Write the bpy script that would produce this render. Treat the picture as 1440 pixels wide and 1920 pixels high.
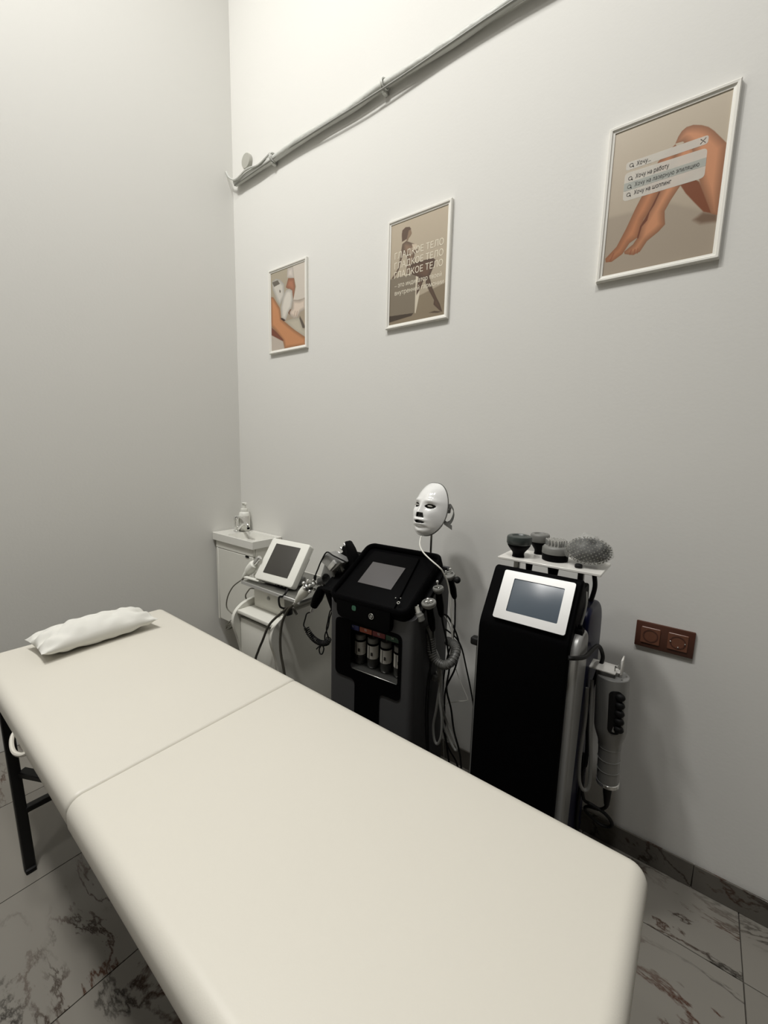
import bpy, bmesh, math, random
import numpy as np
from mathutils import Vector, Matrix, noise
from mathutils.geometry import delaunay_2d_cdt
for o in list(bpy.data.objects): bpy.data.objects.remove(o, do_unlink=True)
SC = bpy.context.scene; COL = SC.collection
R = math.radians; PI = math.pi
def lin(c):
    c /= 255.0
    return c/12.92 if c <= .04045 else ((c+.055)/1.055)**2.4
def S(r, g, b): return (lin(r), lin(g), lin(b), 1)

# ------------------------------------------------------------------ camera
cd = bpy.data.cameras.new('camera'); cam = bpy.data.objects.new('camera', cd); COL.objects.link(cam)
cd.sensor_fit = 'HORIZONTAL'; cd.sensor_width = 36; cd.lens = 777.94/1440*36; cd.clip_start = .05
rt = Vector((.792246, .609685, .02493)); fw = Vector((-.601337, .785609, -.145453)).normalized()
rt = (rt - fw*rt.dot(fw)).normalized(); up = rt.cross(fw)
M = Matrix((rt, up, -fw)).transposed().to_4x4(); M.translation = Vector((2.398, -1.581, 1.4))
cam.matrix_world = M; SC.camera = cam
# ------------------------------------------------------------------ world, lamps, exposure
W = bpy.data.worlds.new('world'); SC.world = W; W.use_nodes = True
W.node_tree.nodes['Background'].inputs[0].default_value = (.9, .95, 1, 1)
W.node_tree.nodes['Background'].inputs[1].default_value = .02
vs = SC.view_settings; vs.view_transform = 'Standard'; vs.look = 'None'; vs.gamma = 1; vs.use_curve_mapping = False
vs.exposure = 0.0
def area_lamp(x, y, z, power, size, spread=180, col=(1, .985, .955)):
    l = bpy.data.lights.new('ceiling_or_fill_lamp', 'AREA'); l.shape = 'DISK'; l.size = size; l.energy = power; l.color = col; l.spread = R(spread)
    o = bpy.data.objects.new('ceiling_or_fill_lamp', l); COL.objects.link(o); o.location = (x, y, z)
    return o
LAMPS = [(.70, -1.90, 4.92, 62), (1.4, -1.85, 4.92, 26), (2.35, -1.6, 4.92, 38), (.8, -2.8, 4.92, 18)]  # last entry: weak fill lamp added to soften shadows and lift the mid wall
for x, y, z, pw in LAMPS: area_lamp(x, y, z, pw, .30, 172)

# ------------------------------------------------------------------ materials
def mat(name, col, rough=.5, metal=0, coat=0, bump=None, var=None, trans=0, alpha=1, emis=None, spec=None):
    m = bpy.data.materials.new(name); m.use_nodes = True; n = m.node_tree.nodes; l = m.node_tree.links
    b = n['Principled BSDF']; b.inputs['Base Color'].default_value = col; b.inputs['Roughness'].default_value = rough
    b.inputs['Metallic'].default_value = metal; b.inputs['Coat Weight'].default_value = coat
    b.inputs['Transmission Weight'].default_value = trans; b.inputs['Alpha'].default_value = alpha
    if spec is not None: b.inputs['Specular IOR Level'].default_value = spec
    tc = n.new('ShaderNodeTexCoord')
    if var:      # (scale, amount): slow colour variation
        t = n.new('ShaderNodeTexNoise'); t.inputs['Scale'].default_value = var[0]; t.inputs['Detail'].default_value = 4
        l.new(tc.outputs['Object'], t.inputs['Vector'])
        mx = n.new('ShaderNodeMix'); mx.data_type = 'RGBA'
        mx.inputs[6].default_value = tuple(c*(1-var[1]) for c in col[:3])+(1,); mx.inputs[7].default_value = tuple(min(1, c*(1+var[1])) for c in col[:3])+(1,)
        l.new(t.outputs['Fac'], mx.inputs[0]); l.new(mx.outputs[2], b.inputs['Base Color'])
    if bump:     # (scale, strength, distance)
        t = n.new('ShaderNodeTexNoise'); t.inputs['Scale'].default_value = bump[0]; t.inputs['Detail'].default_value = 5
        l.new(tc.outputs['Object'], t.inputs['Vector'])
        bp = n.new('ShaderNodeBump'); bp.inputs['Strength'].default_value = bump[1]; bp.inputs['Distance'].default_value = bump[2]
        l.new(t.outputs['Fac'], bp.inputs['Height']); l.new(bp.outputs[0], b.inputs['Normal'])
    return m
MAT = dict(
 wall=mat('wall_paint', S(226, 225, 220), .85, bump=(90, .15, .002), var=(1.2, .012)),
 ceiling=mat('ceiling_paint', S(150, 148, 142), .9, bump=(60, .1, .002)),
 farwall=mat('far_wall_paint', S(62, 58, 53), .9, bump=(60, .1, .002)),
 grout=mat('grout', S(70, 66, 60), .9, bump=(200, .4, .001)),
 leather=mat('cream_leatherette', S(215, 211, 200), .42, bump=(420, .22, .0006), var=(3, .012)),
 leather_u=mat('underside_board', S(60, 56, 50), .8, bump=(100, .2, .001)),
 cotton=mat('white_cotton', S(222, 221, 214), .85, bump=(300, .25, .0006)),
 blackmetal=mat('black_painted_metal', S(16, 16, 16), .45, bump=(150, .1, .0004)),
 frame=mat('white_frame_plastic', S(238, 236, 228), .3, bump=(30, .05, .0004)),
 white=mat('white_laminate', S(226, 225, 216), .35, bump=(60, .04, .0003)),
 ceramic=mat('white_ceramic', S(230, 229, 222), .18, coat=.4, var=(5, .01)),
 whiteplas=mat('white_plastic', S(232, 232, 224), .3, bump=(80, .04, .0003)),
 maskwhite=mat('glossy_mask_white', S(238, 238, 236), .12, coat=.6, bump=(20, .01, .0003)),
 greyplas=mat('grey_plastic', S(120, 120, 116), .45, bump=(80, .05, .0003)),
 darkgrey=mat('dark_grey_shell', S(64, 64, 65), .5, spec=.3, bump=(120, .06, .0003)),
 blackplas=mat('black_plastic', S(6, 6, 7), .55, spec=.06, bump=(120, .05, .0003)),
 blackgloss=mat('black_gloss', S(3, 3, 4), .5, spec=.04, bump=(40, .01, .0002)),
 blackmatte=mat('black_matte_panel', S(4, 4, 5), .6, spec=.04, bump=(120, .05, .0003)),
 rubber=mat('black_rubber', S(12, 12, 12), .6, spec=.3, bump=(150, .1, .0004)),
 greenblack=mat('dark_green_grey_plastic', S(58, 64, 62), .35, bump=(80, .05, .0003)),
 navy=mat('navy_shell', S(8, 14, 52), .4, spec=.3, bump=(60, .05, .0003)),
 silver=mat('silver_paint', S(152, 152, 150), .32, .25, bump=(60, .04, .0003)),
 alu=mat('brushed_aluminium', S(204, 204, 202), .38, .6, bump=(300, .08, .0003)),
 chrome=mat('chrome', S(228, 228, 225), .12, .8, var=(6, .02)),
 steel=mat('dull_steel', S(150, 150, 146), .3, .9, bump=(200, .1, .0003)),
 screen=mat('grey_screen', S(92, 90, 90), .55, spec=.2, var=(3, .04)),
 screenblue=mat('blue_grey_screen', S(86, 96, 106), .28, var=(4, .12)),
 tabscreen=mat('dark_tablet_screen', S(66, 64, 60), .25, var=(3, .05)),
 brown=mat('brown_plastic', S(112, 72, 54), .35, bump=(60, .05, .0003), var=(6, .05)),
 browndk=mat('brown_plastic_dark', S(82, 50, 38), .4, bump=(60, .05, .0003)),
 acryl=mat('white_acrylic', S(236, 234, 228), .2, coat=.3, var=(5, .01)),
 cablegrey=mat('grey_cable', S(120, 118, 108), .5, bump=(100, .05, .0003)),
 cableolive=mat('dark_cable', S(58, 55, 47), .5, bump=(100, .05, .0003)),
 cablewhite=mat('white_cable', S(225, 224, 216), .4, bump=(100, .05, .0003)),
 cablesilver=mat('translucent_grey_hose', S(140, 140, 136), .35, bump=(100, .05, .0003)),
 linergrey=mat('grey_mask_liner', S(58, 58, 56), .5, bump=(200, .2, .0005)), hosegrey=mat('grey_corrugated_hose', S(92, 92, 89), .45, bump=(100, .05, .0003)), offwhite=mat('aged_white_plastic', S(176, 175, 166), .5, bump=(60, .05, .0003)),
 strap=mat('grey_elastic_strap', S(84, 84, 80), .7, bump=(400, .4, .0006)),
 label=mat('paper_label', S(205, 203, 196), .6, var=(40, .03)),
 ink=mat('dark_ink', S(44, 41, 38), .7, var=(20, .02)),
 inkpale=mat('cream_ink', S(232, 224, 205), .7, var=(20, .02)),
 liquid=mat('bottle_glass', S(70, 70, 68), .12, alpha=.55, var=(20, .05)),
 blue=mat('blue_tag', S(26, 34, 100), .4, var=(20, .05)), orange=mat('orange_tag', S(150, 66, 36), .4, var=(20, .05)),
 red=mat('red_tag', S(110, 26, 28), .4, var=(20, .05)), green=mat('green_tag', S(24, 66, 44), .4, var=(20, .05)),
 greenlogo=mat('green_mark', S(30, 84, 62), .4, var=(20, .05)),
 pipepaint=mat('white_painted_pipe', S(205, 206, 200), .45, bump=(18, .8, .01), var=(14, .12)),
 wirepaint=mat('painted_wire', S(150, 150, 144), .6, bump=(40, .4, .003)),
)
def marble(name, base):
    m = bpy.data.materials.new(name); m.use_nodes = True; n = m.node_tree.nodes; l = m.node_tree.links; b = n['Principled BSDF']
    g = n.new('ShaderNodeNewGeometry'); oi = n.new('ShaderNodeObjectInfo')
    sc = n.new('ShaderNodeVectorMath'); sc.operation = 'SCALE'; sc.inputs[0].default_value = (41, 29, 17); l.new(oi.outputs['Random'], sc.inputs['Scale'])
    ad = n.new('ShaderNodeVectorMath'); ad.operation = 'ADD'; l.new(g.outputs['Position'], ad.inputs[0]); l.new(sc.outputs[0], ad.inputs[1])
    mp = n.new('ShaderNodeMapping'); mp.inputs['Rotation'].default_value = (0, 0, R(-28)); mp.inputs['Scale'].default_value = (.55, 1.5, 1); l.new(ad.outputs[0], mp.inputs[0])
    def vein(scale, detail, width, distort, lo, hi, mscale):
        t = n.new('ShaderNodeTexNoise'); t.inputs['Scale'].default_value = scale; t.inputs['Detail'].default_value = detail; t.inputs['Distortion'].default_value = distort; t.inputs['Roughness'].default_value = .62
        l.new(mp.outputs[0], t.inputs['Vector'])
        s = n.new('ShaderNodeMath'); s.operation = 'SUBTRACT'; s.inputs[1].default_value = .5; l.new(t.outputs['Fac'], s.inputs[0])
        a = n.new('ShaderNodeMath'); a.operation = 'ABSOLUTE'; l.new(s.outputs[0], a.inputs[0])
        r = n.new('ShaderNodeMapRange'); r.inputs['From Min'].default_value = 0; r.inputs['From Max'].default_value = width; r.inputs['To Min'].default_value = 1; r.inputs['To Max'].default_value = 0; l.new(a.outputs[0], r.inputs[0])
        k = n.new('ShaderNodeTexNoise'); k.inputs['Scale'].default_value = mscale; k.inputs['Detail'].default_value = 3; l.new(mp.outputs[0], k.inputs['Vector'])
        q = n.new('ShaderNodeMapRange'); q.inputs['From Min'].default_value = lo; q.inputs['From Max'].default_value = hi; l.new(k.outputs['Fac'], q.inputs[0])
        p = n.new('ShaderNodeMath'); p.operation = 'MULTIPLY'; l.new(r.outputs[0], p.inputs[0]); l.new(q.outputs[0], p.inputs[1]); return p, k
    v1, k1 = vein(2.6, 8, .017, .4, .43, .55, 2.3)
    v2, k2 = vein(6.5, 8, .026, .3, .52, .64, 2.0)
    mx = n.new('ShaderNodeMath'); mx.operation = 'MAXIMUM'; l.new(v1.outputs[0], mx.inputs[0]); l.new(v2.outputs[0], mx.inputs[1])
    hue = n.new('ShaderNodeTexNoise'); hue.inputs['Scale'].default_value = 3; l.new(mp.outputs[0], hue.inputs['Vector'])
    hr = n.new('ShaderNodeMapRange'); hr.inputs['From Min'].default_value = .45; hr.inputs['From Max'].default_value = .6; l.new(hue.outputs['Fac'], hr.inputs[0])
    vc = n.new('ShaderNodeMix'); vc.data_type = 'RGBA'; vc.inputs[6].default_value = S(40, 36, 31); vc.inputs[7].default_value = S(70, 42, 28); l.new(hr.outputs[0], vc.inputs[0])
    cl = n.new('ShaderNodeTexNoise'); cl.inputs['Scale'].default_value = 2.2; cl.inputs['Detail'].default_value = 3; l.new(mp.outputs[0], cl.inputs['Vector'])
    bc = n.new('ShaderNodeMix'); bc.data_type = 'RGBA'; bc.inputs[6].default_value = tuple(c*.84 for c in base[:3])+(1,); bc.inputs[7].default_value = base; l.new(cl.outputs['Fac'], bc.inputs[0])
    fm = n.new('ShaderNodeMix'); fm.data_type = 'RGBA'; l.new(mx.outputs[0], fm.inputs[0]); l.new(bc.outputs[2], fm.inputs[6]); l.new(vc.outputs[2], fm.inputs[7])
    l.new(fm.outputs[2], b.inputs['Base Color']); b.inputs['Roughness'].default_value = .22
    return m
MAT['marble'] = marble('white_marble', S(134, 130, 122)); MAT['marble_dk'] = marble('marble_skirting', S(104, 100, 93))
def wrap_mat():
    m = bpy.data.materials.new('bubble_wrap'); m.use_nodes = True; n = m.node_tree.nodes; l = m.node_tree.links; b = n['Principled BSDF']
    b.inputs['Base Color'].default_value = S(215, 216, 212); b.inputs['Roughness'].default_value = .18
    t = n.new('ShaderNodeTexNoise'); t.inputs['Scale'].default_value = 60; tc = n.new('ShaderNodeTexCoord'); l.new(tc.outputs['Object'], t.inputs['Vector'])
    r = n.new('ShaderNodeMapRange'); r.inputs['To Min'].default_value = .04; r.inputs['To Max'].default_value = .34; l.new(t.outputs['Fac'], r.inputs[0]); l.new(r.outputs[0], b.inputs['Alpha'])
    return m
MAT['wrap'] = wrap_mat()
def print_mat():
    m = bpy.data.materials.new('poster_print'); m.use_nodes = True; n = m.node_tree.nodes; l = m.node_tree.links; b = n['Principled BSDF']
    a = n.new('ShaderNodeAttribute'); a.attribute_name = 'ink'; l.new(a.outputs['Color'], b.inputs['Base Color']); b.inputs['Roughness'].default_value = .35
    return m
MAT['print'] = print_mat()
MAT['barwhite'] = mat('print_overlay_white', S(226, 221, 210), .4, alpha=.72, var=(10, .01))
MAT['bargrey'] = mat('print_overlay_grey', S(186, 190, 182), .4, alpha=.7, var=(10, .01))

# ------------------------------------------------------------------ mesh helpers
def xf(bm, vs, mtx):
    bmesh.ops.transform(bm, matrix=mtx, verts=vs)
def box(bm, a, b, bev=0, seg=2, mtx=None):
    """axis box from corner a to corner b"""
    a = Vector(a); b = Vector(b); c = (a+b)/2; d = b-a
    r = bmesh.ops.create_cube(bm, size=1, matrix=Matrix.Translation(c) @ Matrix.Diagonal((abs(d.x), abs(d.y), abs(d.z), 1)))
    vs = r['verts']
    if bev:
        es = list({e for v in vs for e in v.link_edges})
        q = bmesh.ops.bevel(bm, geom=es, offset=bev, segments=seg, affect='EDGES', profile=.5)
        vs = list({v for f in q['faces'] for v in f.verts} | {v for v in vs if v.is_valid})
    if mtx is not None: xf(bm, vs, mtx)
    return vs
def prism(bm, pts, fn, d0, d1, bev=0, seg=2):
    """closed 2D outline pts, fn(u, v, depth) -> point, from depth d0 to d1"""
    lo = [bm.verts.new(fn(u, v, d0)) for u, v in pts]; hi = [bm.verts.new(fn(u, v, d1)) for u, v in pts]
    n = len(pts); f0 = bm.faces.new(lo[::-1]); f1 = bm.faces.new(hi)
    for i in range(n): bm.faces.new((lo[i], lo[(i+1) % n], hi[(i+1) % n], hi[i]))
    fs = list({f for v in lo+hi for f in v.link_faces}); bmesh.ops.recalc_face_normals(bm, faces=fs)
    vs = lo+hi
    if bev:
        es = [e for e in f0.edges]+[e for e in f1.edges]
        q = bmesh.ops.bevel(bm, geom=es, offset=bev, segments=seg, affect='EDGES', profile=.5)
        vs = list({v for f in q['faces'] for v in f.verts} | {v for v in vs if v.is_valid})
    return vs
def rrect(x0, y0, x1, y1, r, seg=5):
    o = []
    for cx, cy, a in ((x1-r, y1-r, 0), (x0+r, y1-r, 90), (x0+r, y0+r, 180), (x1-r, y0+r, 270)):
        for k in range(seg+1):
            t = R(a+90*k/seg); o.append((cx+r*math.cos(t), cy+r*math.sin(t)))
    return o
def rpoly(pts, r, seg=4):
    """round the corners of a polygon"""
    o = []; n = len(pts)
    for i in range(n):
        p = Vector(pts[i]); a = Vector(pts[i-1]); b = Vector(pts[(i+1) % n])
        rr = min(r, (a-p).length*.45, (b-p).length*.45); s = p+(a-p).normalized()*rr; e = p+(b-p).normalized()*rr
        for k in range(seg+1):
            t = k/seg; q = s*(1-t)**2+p*2*t*(1-t)+e*t*t; o.append((q.x, q.y))
    return o
def axm(o, d):
    """matrix whose +Z is direction d, at o"""
    d = Vector(d).normalized(); q = d.to_track_quat('Z', 'Y'); return Matrix.Translation(Vector(o)) @ q.to_matrix().to_4x4()
def lathe(bm, prof, mtx=None, seg=28):
    """prof: (radius, height) list"""
    rings = []; vs = []
    for r, z in prof:
        if r < 1e-6: v = bm.verts.new((0, 0, z)); rings.append([v]); vs.append(v)
        else:
            rg = [bm.verts.new((r*math.cos(2*PI*k/seg), r*math.sin(2*PI*k/seg), z)) for k in range(seg)]; rings.append(rg); vs += rg
    for a, b in zip(rings, rings[1:]):
        for k in range(seg):
            k2 = (k+1) % seg
            if len(a) == 1 and len(b) == 1: continue
            if len(a) == 1: bm.faces.new((a[0], b[k], b[k2]))
            elif len(b) == 1: bm.faces.new((a[k], a[k2], b[0]))
            else: bm.faces.new((a[k], a[k2], b[k2], b[k]))
    if len(rings[0]) > 1: bm.faces.new(rings[0][::-1])
    if len(rings[-1]) > 1: bm.faces.new(rings[-1])
    bmesh.ops.recalc_face_normals(bm, faces=list({f for v in vs for f in v.link_faces}))
    if mtx is not None: xf(bm, vs, mtx)
    return vs
def smooth(pts, n=6):
    """Catmull-Rom through the points"""
    P = [Vector(p) for p in pts]; P = [P[0]*2-P[1]]+P+[P[-1]*2-P[-2]]; o = []
    for i in range(1, len(P)-2):
        for k in range(n):
            t = k/n; a, b, c, d = P[i-1:i+3]
            o.append(.5*((2*b)+(-a+c)*t+(2*a-5*b+4*c-d)*t*t+(-a+3*b-3*c+d)*t**3))
    o.append(P[-2]); return o
def tube(bm, pts, r, seg=8, n=6, raw=False):
    P = [Vector(p) for p in pts] if raw else smooth(pts, n)
    rad = r if callable(r) else (lambda t: r)
    T = [(P[min(i+1, len(P)-1)]-P[max(i-1, 0)]).normalized() for i in range(len(P))]
    u = T[0].orthogonal().normalized(); rings = []
    for i, p in enumerate(P):
        u = (u-T[i]*u.dot(T[i])).normalized(); w = T[i].cross(u); q = rad(i/(len(P)-1))
        rings.append([bm.verts.new(p+(u*math.cos(2*PI*k/seg)+w*math.sin(2*PI*k/seg))*q) for k in range(seg)])
    for a, b in zip(rings, rings[1:]):
        for k in range(seg): bm.faces.new((a[k], a[(k+1) % seg], b[(k+1) % seg], b[k]))
    bm.faces.new(rings[0][::-1]); bm.faces.new(rings[-1])
    return [v for g in rings for v in g]
def helix(path, turns, rad, n=14):
    P = smooth(path, 12); L = [0]
    for a, b in zip(P, P[1:]): L.append(L[-1]+(b-a).length)
    o = []; N = turns*n; u = (P[1]-P[0]).orthogonal().normalized()
    for k in range(N+1):
        s = L[-1]*k/N; i = 0
        while i < len(L)-2 and L[i+1] < s: i += 1
        t = (s-L[i])/max(1e-9, L[i+1]-L[i]); p = P[i].lerp(P[i+1], t); d = (P[i+1]-P[i]).normalized()
        u = (u-d*u.dot(d)).normalized(); w = d.cross(u); a = 2*PI*k/n
        o.append(p+(u*math.cos(a)+w*math.sin(a))*rad)
    return o
def ball(bm, c, r, seg=12, sc=(1, 1, 1)):
    return bmesh.ops.create_uvsphere(bm, u_segments=seg, v_segments=max(6, seg//2+2), radius=r, matrix=Matrix.Translation(Vector(c)) @ Matrix.Diagonal((*sc, 1)))['verts']
def torus(bm, R0, r0, mtx, seg=32, s2=8):
    pts = [(R0*math.cos(2*PI*k/seg), R0*math.sin(2*PI*k/seg), 0) for k in range(seg)]; rings = []
    for k in range(seg):
        a = 2*PI*k/seg; rings.append([bm.verts.new(mtx @ Vector(((R0+r0*math.cos(2*PI*j/s2))*math.cos(a), (R0+r0*math.cos(2*PI*j/s2))*math.sin(a), r0*math.sin(2*PI*j/s2)))) for j in range(s2)])
    for k in range(seg):
        a, b = rings[k], rings[(k+1) % seg]
        for j in range(s2): bm.faces.new((a[j], b[j], b[(j+1) % s2], a[(j+1) % s2]))

# ------------------------------------------------------------------ object helpers
ROOTM = {}
def thing(name, label, cat, loc=(0, 0, 0), rz=0, group=None):
    o = bpy.data.objects.new(name, None); COL.objects.link(o); o.empty_display_size = .05
    o.location = loc; o.rotation_euler = (0, 0, rz); o['label'] = label; o['category'] = cat
    if group: o['group'] = group
    ROOTM[o] = Matrix.Translation(Vector(loc)) @ Matrix.Rotation(rz, 4, 'Z'); return o
def finish(name, bm, m, angle):
    bmesh.ops.recalc_face_normals(bm, faces=bm.faces[:]) if False else None
    me = bpy.data.meshes.new(name); bm.to_mesh(me); bm.free(); me.materials.append(m)
    for p in me.polygons: p.use_smooth = True
    me.set_sharp_from_angle(angle=R(angle)); return me
def part(name, build, m, parent=None, angle=38, local=False, label=None):
    """build: bmesh or function(bm). World coordinates unless local=True"""
    if callable(build): bm = bmesh.new(); build(bm)
    else: bm = build
    base = parent
    while base is not None and base not in ROOTM: base = base.parent
    if base is not None and not local: bm.transform(ROOTM[base].inverted())
    me = finish(name, bm, MAT[m] if isinstance(m, str) else m, angle)
    o = bpy.data.objects.new(name, me); COL.objects.link(o)
    if parent is not None: o.parent = parent
    if label: o['label'] = label
    return o
def tag(o, label, cat, group=None):
    o['label'] = label; o['category'] = cat
    if group: o['group'] = group
    return o
def struct(name, build, m, parent=None):
    o = part(name, build, m, parent)
    if parent is None: o['kind'] = 'structure'
    return o
def text_part(name, s, origin, ux, uz, size, m, parent, shear=0, width=None, local=False, bold=0):
    """flat printed lettering: mesh of a font curve on the plane (ux, uz)"""
    c = bpy.data.curves.new('t', 'FONT'); c.body = s; c.size = size; c.shear = shear; c.resolution_u = 4; c.fill_mode = 'NONE'; c.offset = bold
    t = bpy.data.objects.new('t', c); COL.objects.link(t); bpy.context.view_layer.update()
    dg = bpy.context.evaluated_depsgraph_get(); me = bpy.data.meshes.new_from_object(t.evaluated_get(dg)); bpy.data.objects.remove(t, do_unlink=True)
    P = np.array([(v.co.x, v.co.y) for v in me.vertices]); E = [tuple(e.vertices) for e in me.edges]; bpy.data.meshes.remove(me)
    # fill by winding number: robust for outlines that overlap
    V, _, F, *_ = delaunay_2d_cdt([Vector(p) for p in P], E, [], 0, 1e-6)
    V = np.array([(v.x, v.y) for v in V]); T = np.array([f for f in F if len(f) == 3]); C = V[T].mean(1)
    A = P[[e[0] for e in E]]; B = P[[e[1] for e in E]]; wn = np.zeros(len(C), int)
    cr = (B[:, 0]-A[:, 0])[None]*(C[:, 1:2]-A[:, 1][None])-(C[:, 0:1]-A[:, 0][None])*(B[:, 1]-A[:, 1])[None]
    upw = (A[:, 1][None] <= C[:, 1:2]) & (B[:, 1][None] > C[:, 1:2]); dnw = (A[:, 1][None] > C[:, 1:2]) & (B[:, 1][None] <= C[:, 1:2])
    wn = (upw & (cr > 0)).sum(1)-(dnw & (cr < 0)).sum(1); T = T[wn != 0]
    bm = bmesh.new(); bv = {}
    for t in T:
        for i in t:
            if i not in bv: bv[i] = bm.verts.new((V[i][0], V[i][1], 0))
        bm.faces.new([bv[i] for i in t])
    ux = Vector(ux); uz = Vector(uz); o = Vector(origin); k = 1
    if width:
        w = max(v.co.x for v in bm.verts)-min(v.co.x for v in bm.verts); k = width/w
    for v in bm.verts: v.co = o+ux*(v.co.x*k)+uz*v.co.y
    return part(name, bm, m, parent, local=local)
# ================================================================== SETTING
RX, RY, RZ = 4.4, -3.4, 4.95
struct('wall_left', lambda b: box(b, (-.12, RY, 0), (0, .12, RZ)), 'wall')
struct('wall_right', lambda b: box(b, (0, 0, 0), (RX, .12, RZ)), 'wall')
struct('wall_rear', lambda b: box(b, (0, RY-.12, 0), (RX, RY, RZ)), 'farwall')
struct('wall_entrance', lambda b: box(b, (RX, RY-.12, 0), (RX+.12, .12, RZ)), 'farwall')
struct('ceiling', lambda b: box(b, (-.12, RY-.12, RZ), (RX+.12, .12, RZ+.1)), 'ceiling')
floor = struct('floor', lambda b: box(b, (-.12, RY-.12, -.06), (RX+.12, .12, -.004)), 'grout')
random.seed(4)
tx = [.002]+[.384+.4494*k for k in range(9)]+[RX-.002]; ty = [-.002, -.23, -1.13, -2.03, -2.93, RY+.002]
tiles = {}
for i in range(len(tx)-1):
    for j in range(len(ty)-1):
        w = round(tx[i+1]-tx[i], 4); d = round(ty[j]-ty[j+1], 4)
        if (w, d) not in tiles:
            bm = bmesh.new(); box(bm, (-w/2+.0012, -d/2+.0012, -.0055), (w/2-.0012, d/2-.0012, 0), .0006, 1); tiles[(w, d)] = finish('tile', bm, MAT['marble'], 38)
        o = bpy.data.objects.new('tile', tiles[(w, d)]); COL.objects.link(o); o.parent = floor
        o.location = ((tx[i]+tx[i+1])/2, (ty[j]+ty[j+1])/2, 0)
bb = struct('baseboard_right', lambda b: box(b, (.43, -.006, 0), (RX-.001, -.0005, .078)), 'grout')
xs = [.43, .99, 1.78, 2.51, 3.3, 4.1, RX-.002]
for a, c in zip(xs, xs[1:]):
    part('skirting_tile', lambda b: box(b, (a+.001, -.0125, .0005), (c-.001, -.005, .085), .0012, 1), 'marble_dk', bb)

# ================================================================== TREATMENT BED
bed = thing('treatment_bed', 'cream leatherette folding massage bed with a centre seam in the foreground', 'bed', (1.45, -1.06, 0))
def cushion(x0, x1, y0, y1, z0, z1, r):
    bm = bmesh.new(); nx, ny = 36, 26; seg = 7
    # rounded slab: superelliptic cross profile, soft crown, slight edge waviness
    box(bm, (x0, y0, z0), (x1, y1, z1)); sx = x1 if x1 < 1.6 else x0
    seam = lambda e: all(abs(v.co.x-sx) < 1e-4 for v in e.verts)
    bmesh.ops.bevel(bm, geom=[e for e in bm.edges if not seam(e)], offset=r, segments=seg, affect='EDGES', profile=.5)
    bm.normal_update(); es = [e for e in bm.edges if seam(e) and len(e.link_faces) == 2 and e.calc_face_angle() > .5]
    bmesh.ops.bevel(bm, geom=es, offset=(.011 if x1 < 1.6 else .005), segments=4, affect='EDGES', profile=.5)
    return bm
part('mattress_section', cushion(.512, 1.4365, -1.372, -.757, .592, .676, .03), 'leather', bed)
part('mattress_section', cushion(1.4385, 2.398, -1.374, -.757, .592, .676, .032), 'leather', bed)
for x0, x1 in ((.53, 1.42), (1.455, 2.38)):
    part('support_board', lambda b: box(b, (x0, -1.34, .566), (x1, -.79, .596), .004), 'leather_u', bed)
def bar(bm, a, c, w, h):
    a = Vector(a); c = Vector(c); d = c-a; m = axm(a, d); box(bm, (-w/2, -h/2, 0), (w/2, h/2, d.length), .003, 1, m)
for yy, s in ((-1.335, 1), (-.795, -1)):
    part('leg', lambda b: bar(b, (.64, yy, .57), (.772, yy, .004), .03, .022), 'blackmetal', bed)
    part('leg', lambda b: bar(b, (2.20, yy, .57), (2.09, yy, .004), .03, .022), 'blackmetal', bed)
    part('foot_cap', lambda b: box(b, (.755, yy-.014, .001), (.79, yy+.014, .014), .003), 'rubber', bed)
    part('foot_cap', lambda b: box(b, (2.073, yy-.014, .001), (2.108, yy+.014, .014), .003), 'rubber', bed)
part('crossbar', lambda b: bar(b, (.728, -1.325, .19), (.728, -.805, .19), .026, .02), 'blackmetal', bed)
part('crossbar', lambda b: bar(b, (2.125, -1.325, .19), (2.125, -.805, .19), .026, .02), 'blackmetal', bed)
part('brace', lambda b: bar(b, (.71, -1.305, .30), (1.38, -1.30, .565), .022, .012), 'blackmetal', bed) if False else None
part('brace', lambda b: (bar(b, (.70, -1.32, .31), (.80, -1.26, .30), .03, .02), box(b, (.78, -1.275, .285), (.83, -1.245, .315), .004)), 'blackmetal', bed)
part('carry_handle', lambda b: tube(b, [(.985, -1.362, .622), (.995, -1.374, .612), (1.02, -1.381, .602), (1.06, -1.383, .602), (1.10, -1.376, .612), (1.115, -1.362, .622)], .0055, 8), 'leather', bed, label='white loop handle')
part('hinge', lambda b: box(b, (1.40, -1.33, .57), (1.475, -1.30, .592), .003), 'steel', bed)
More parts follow.
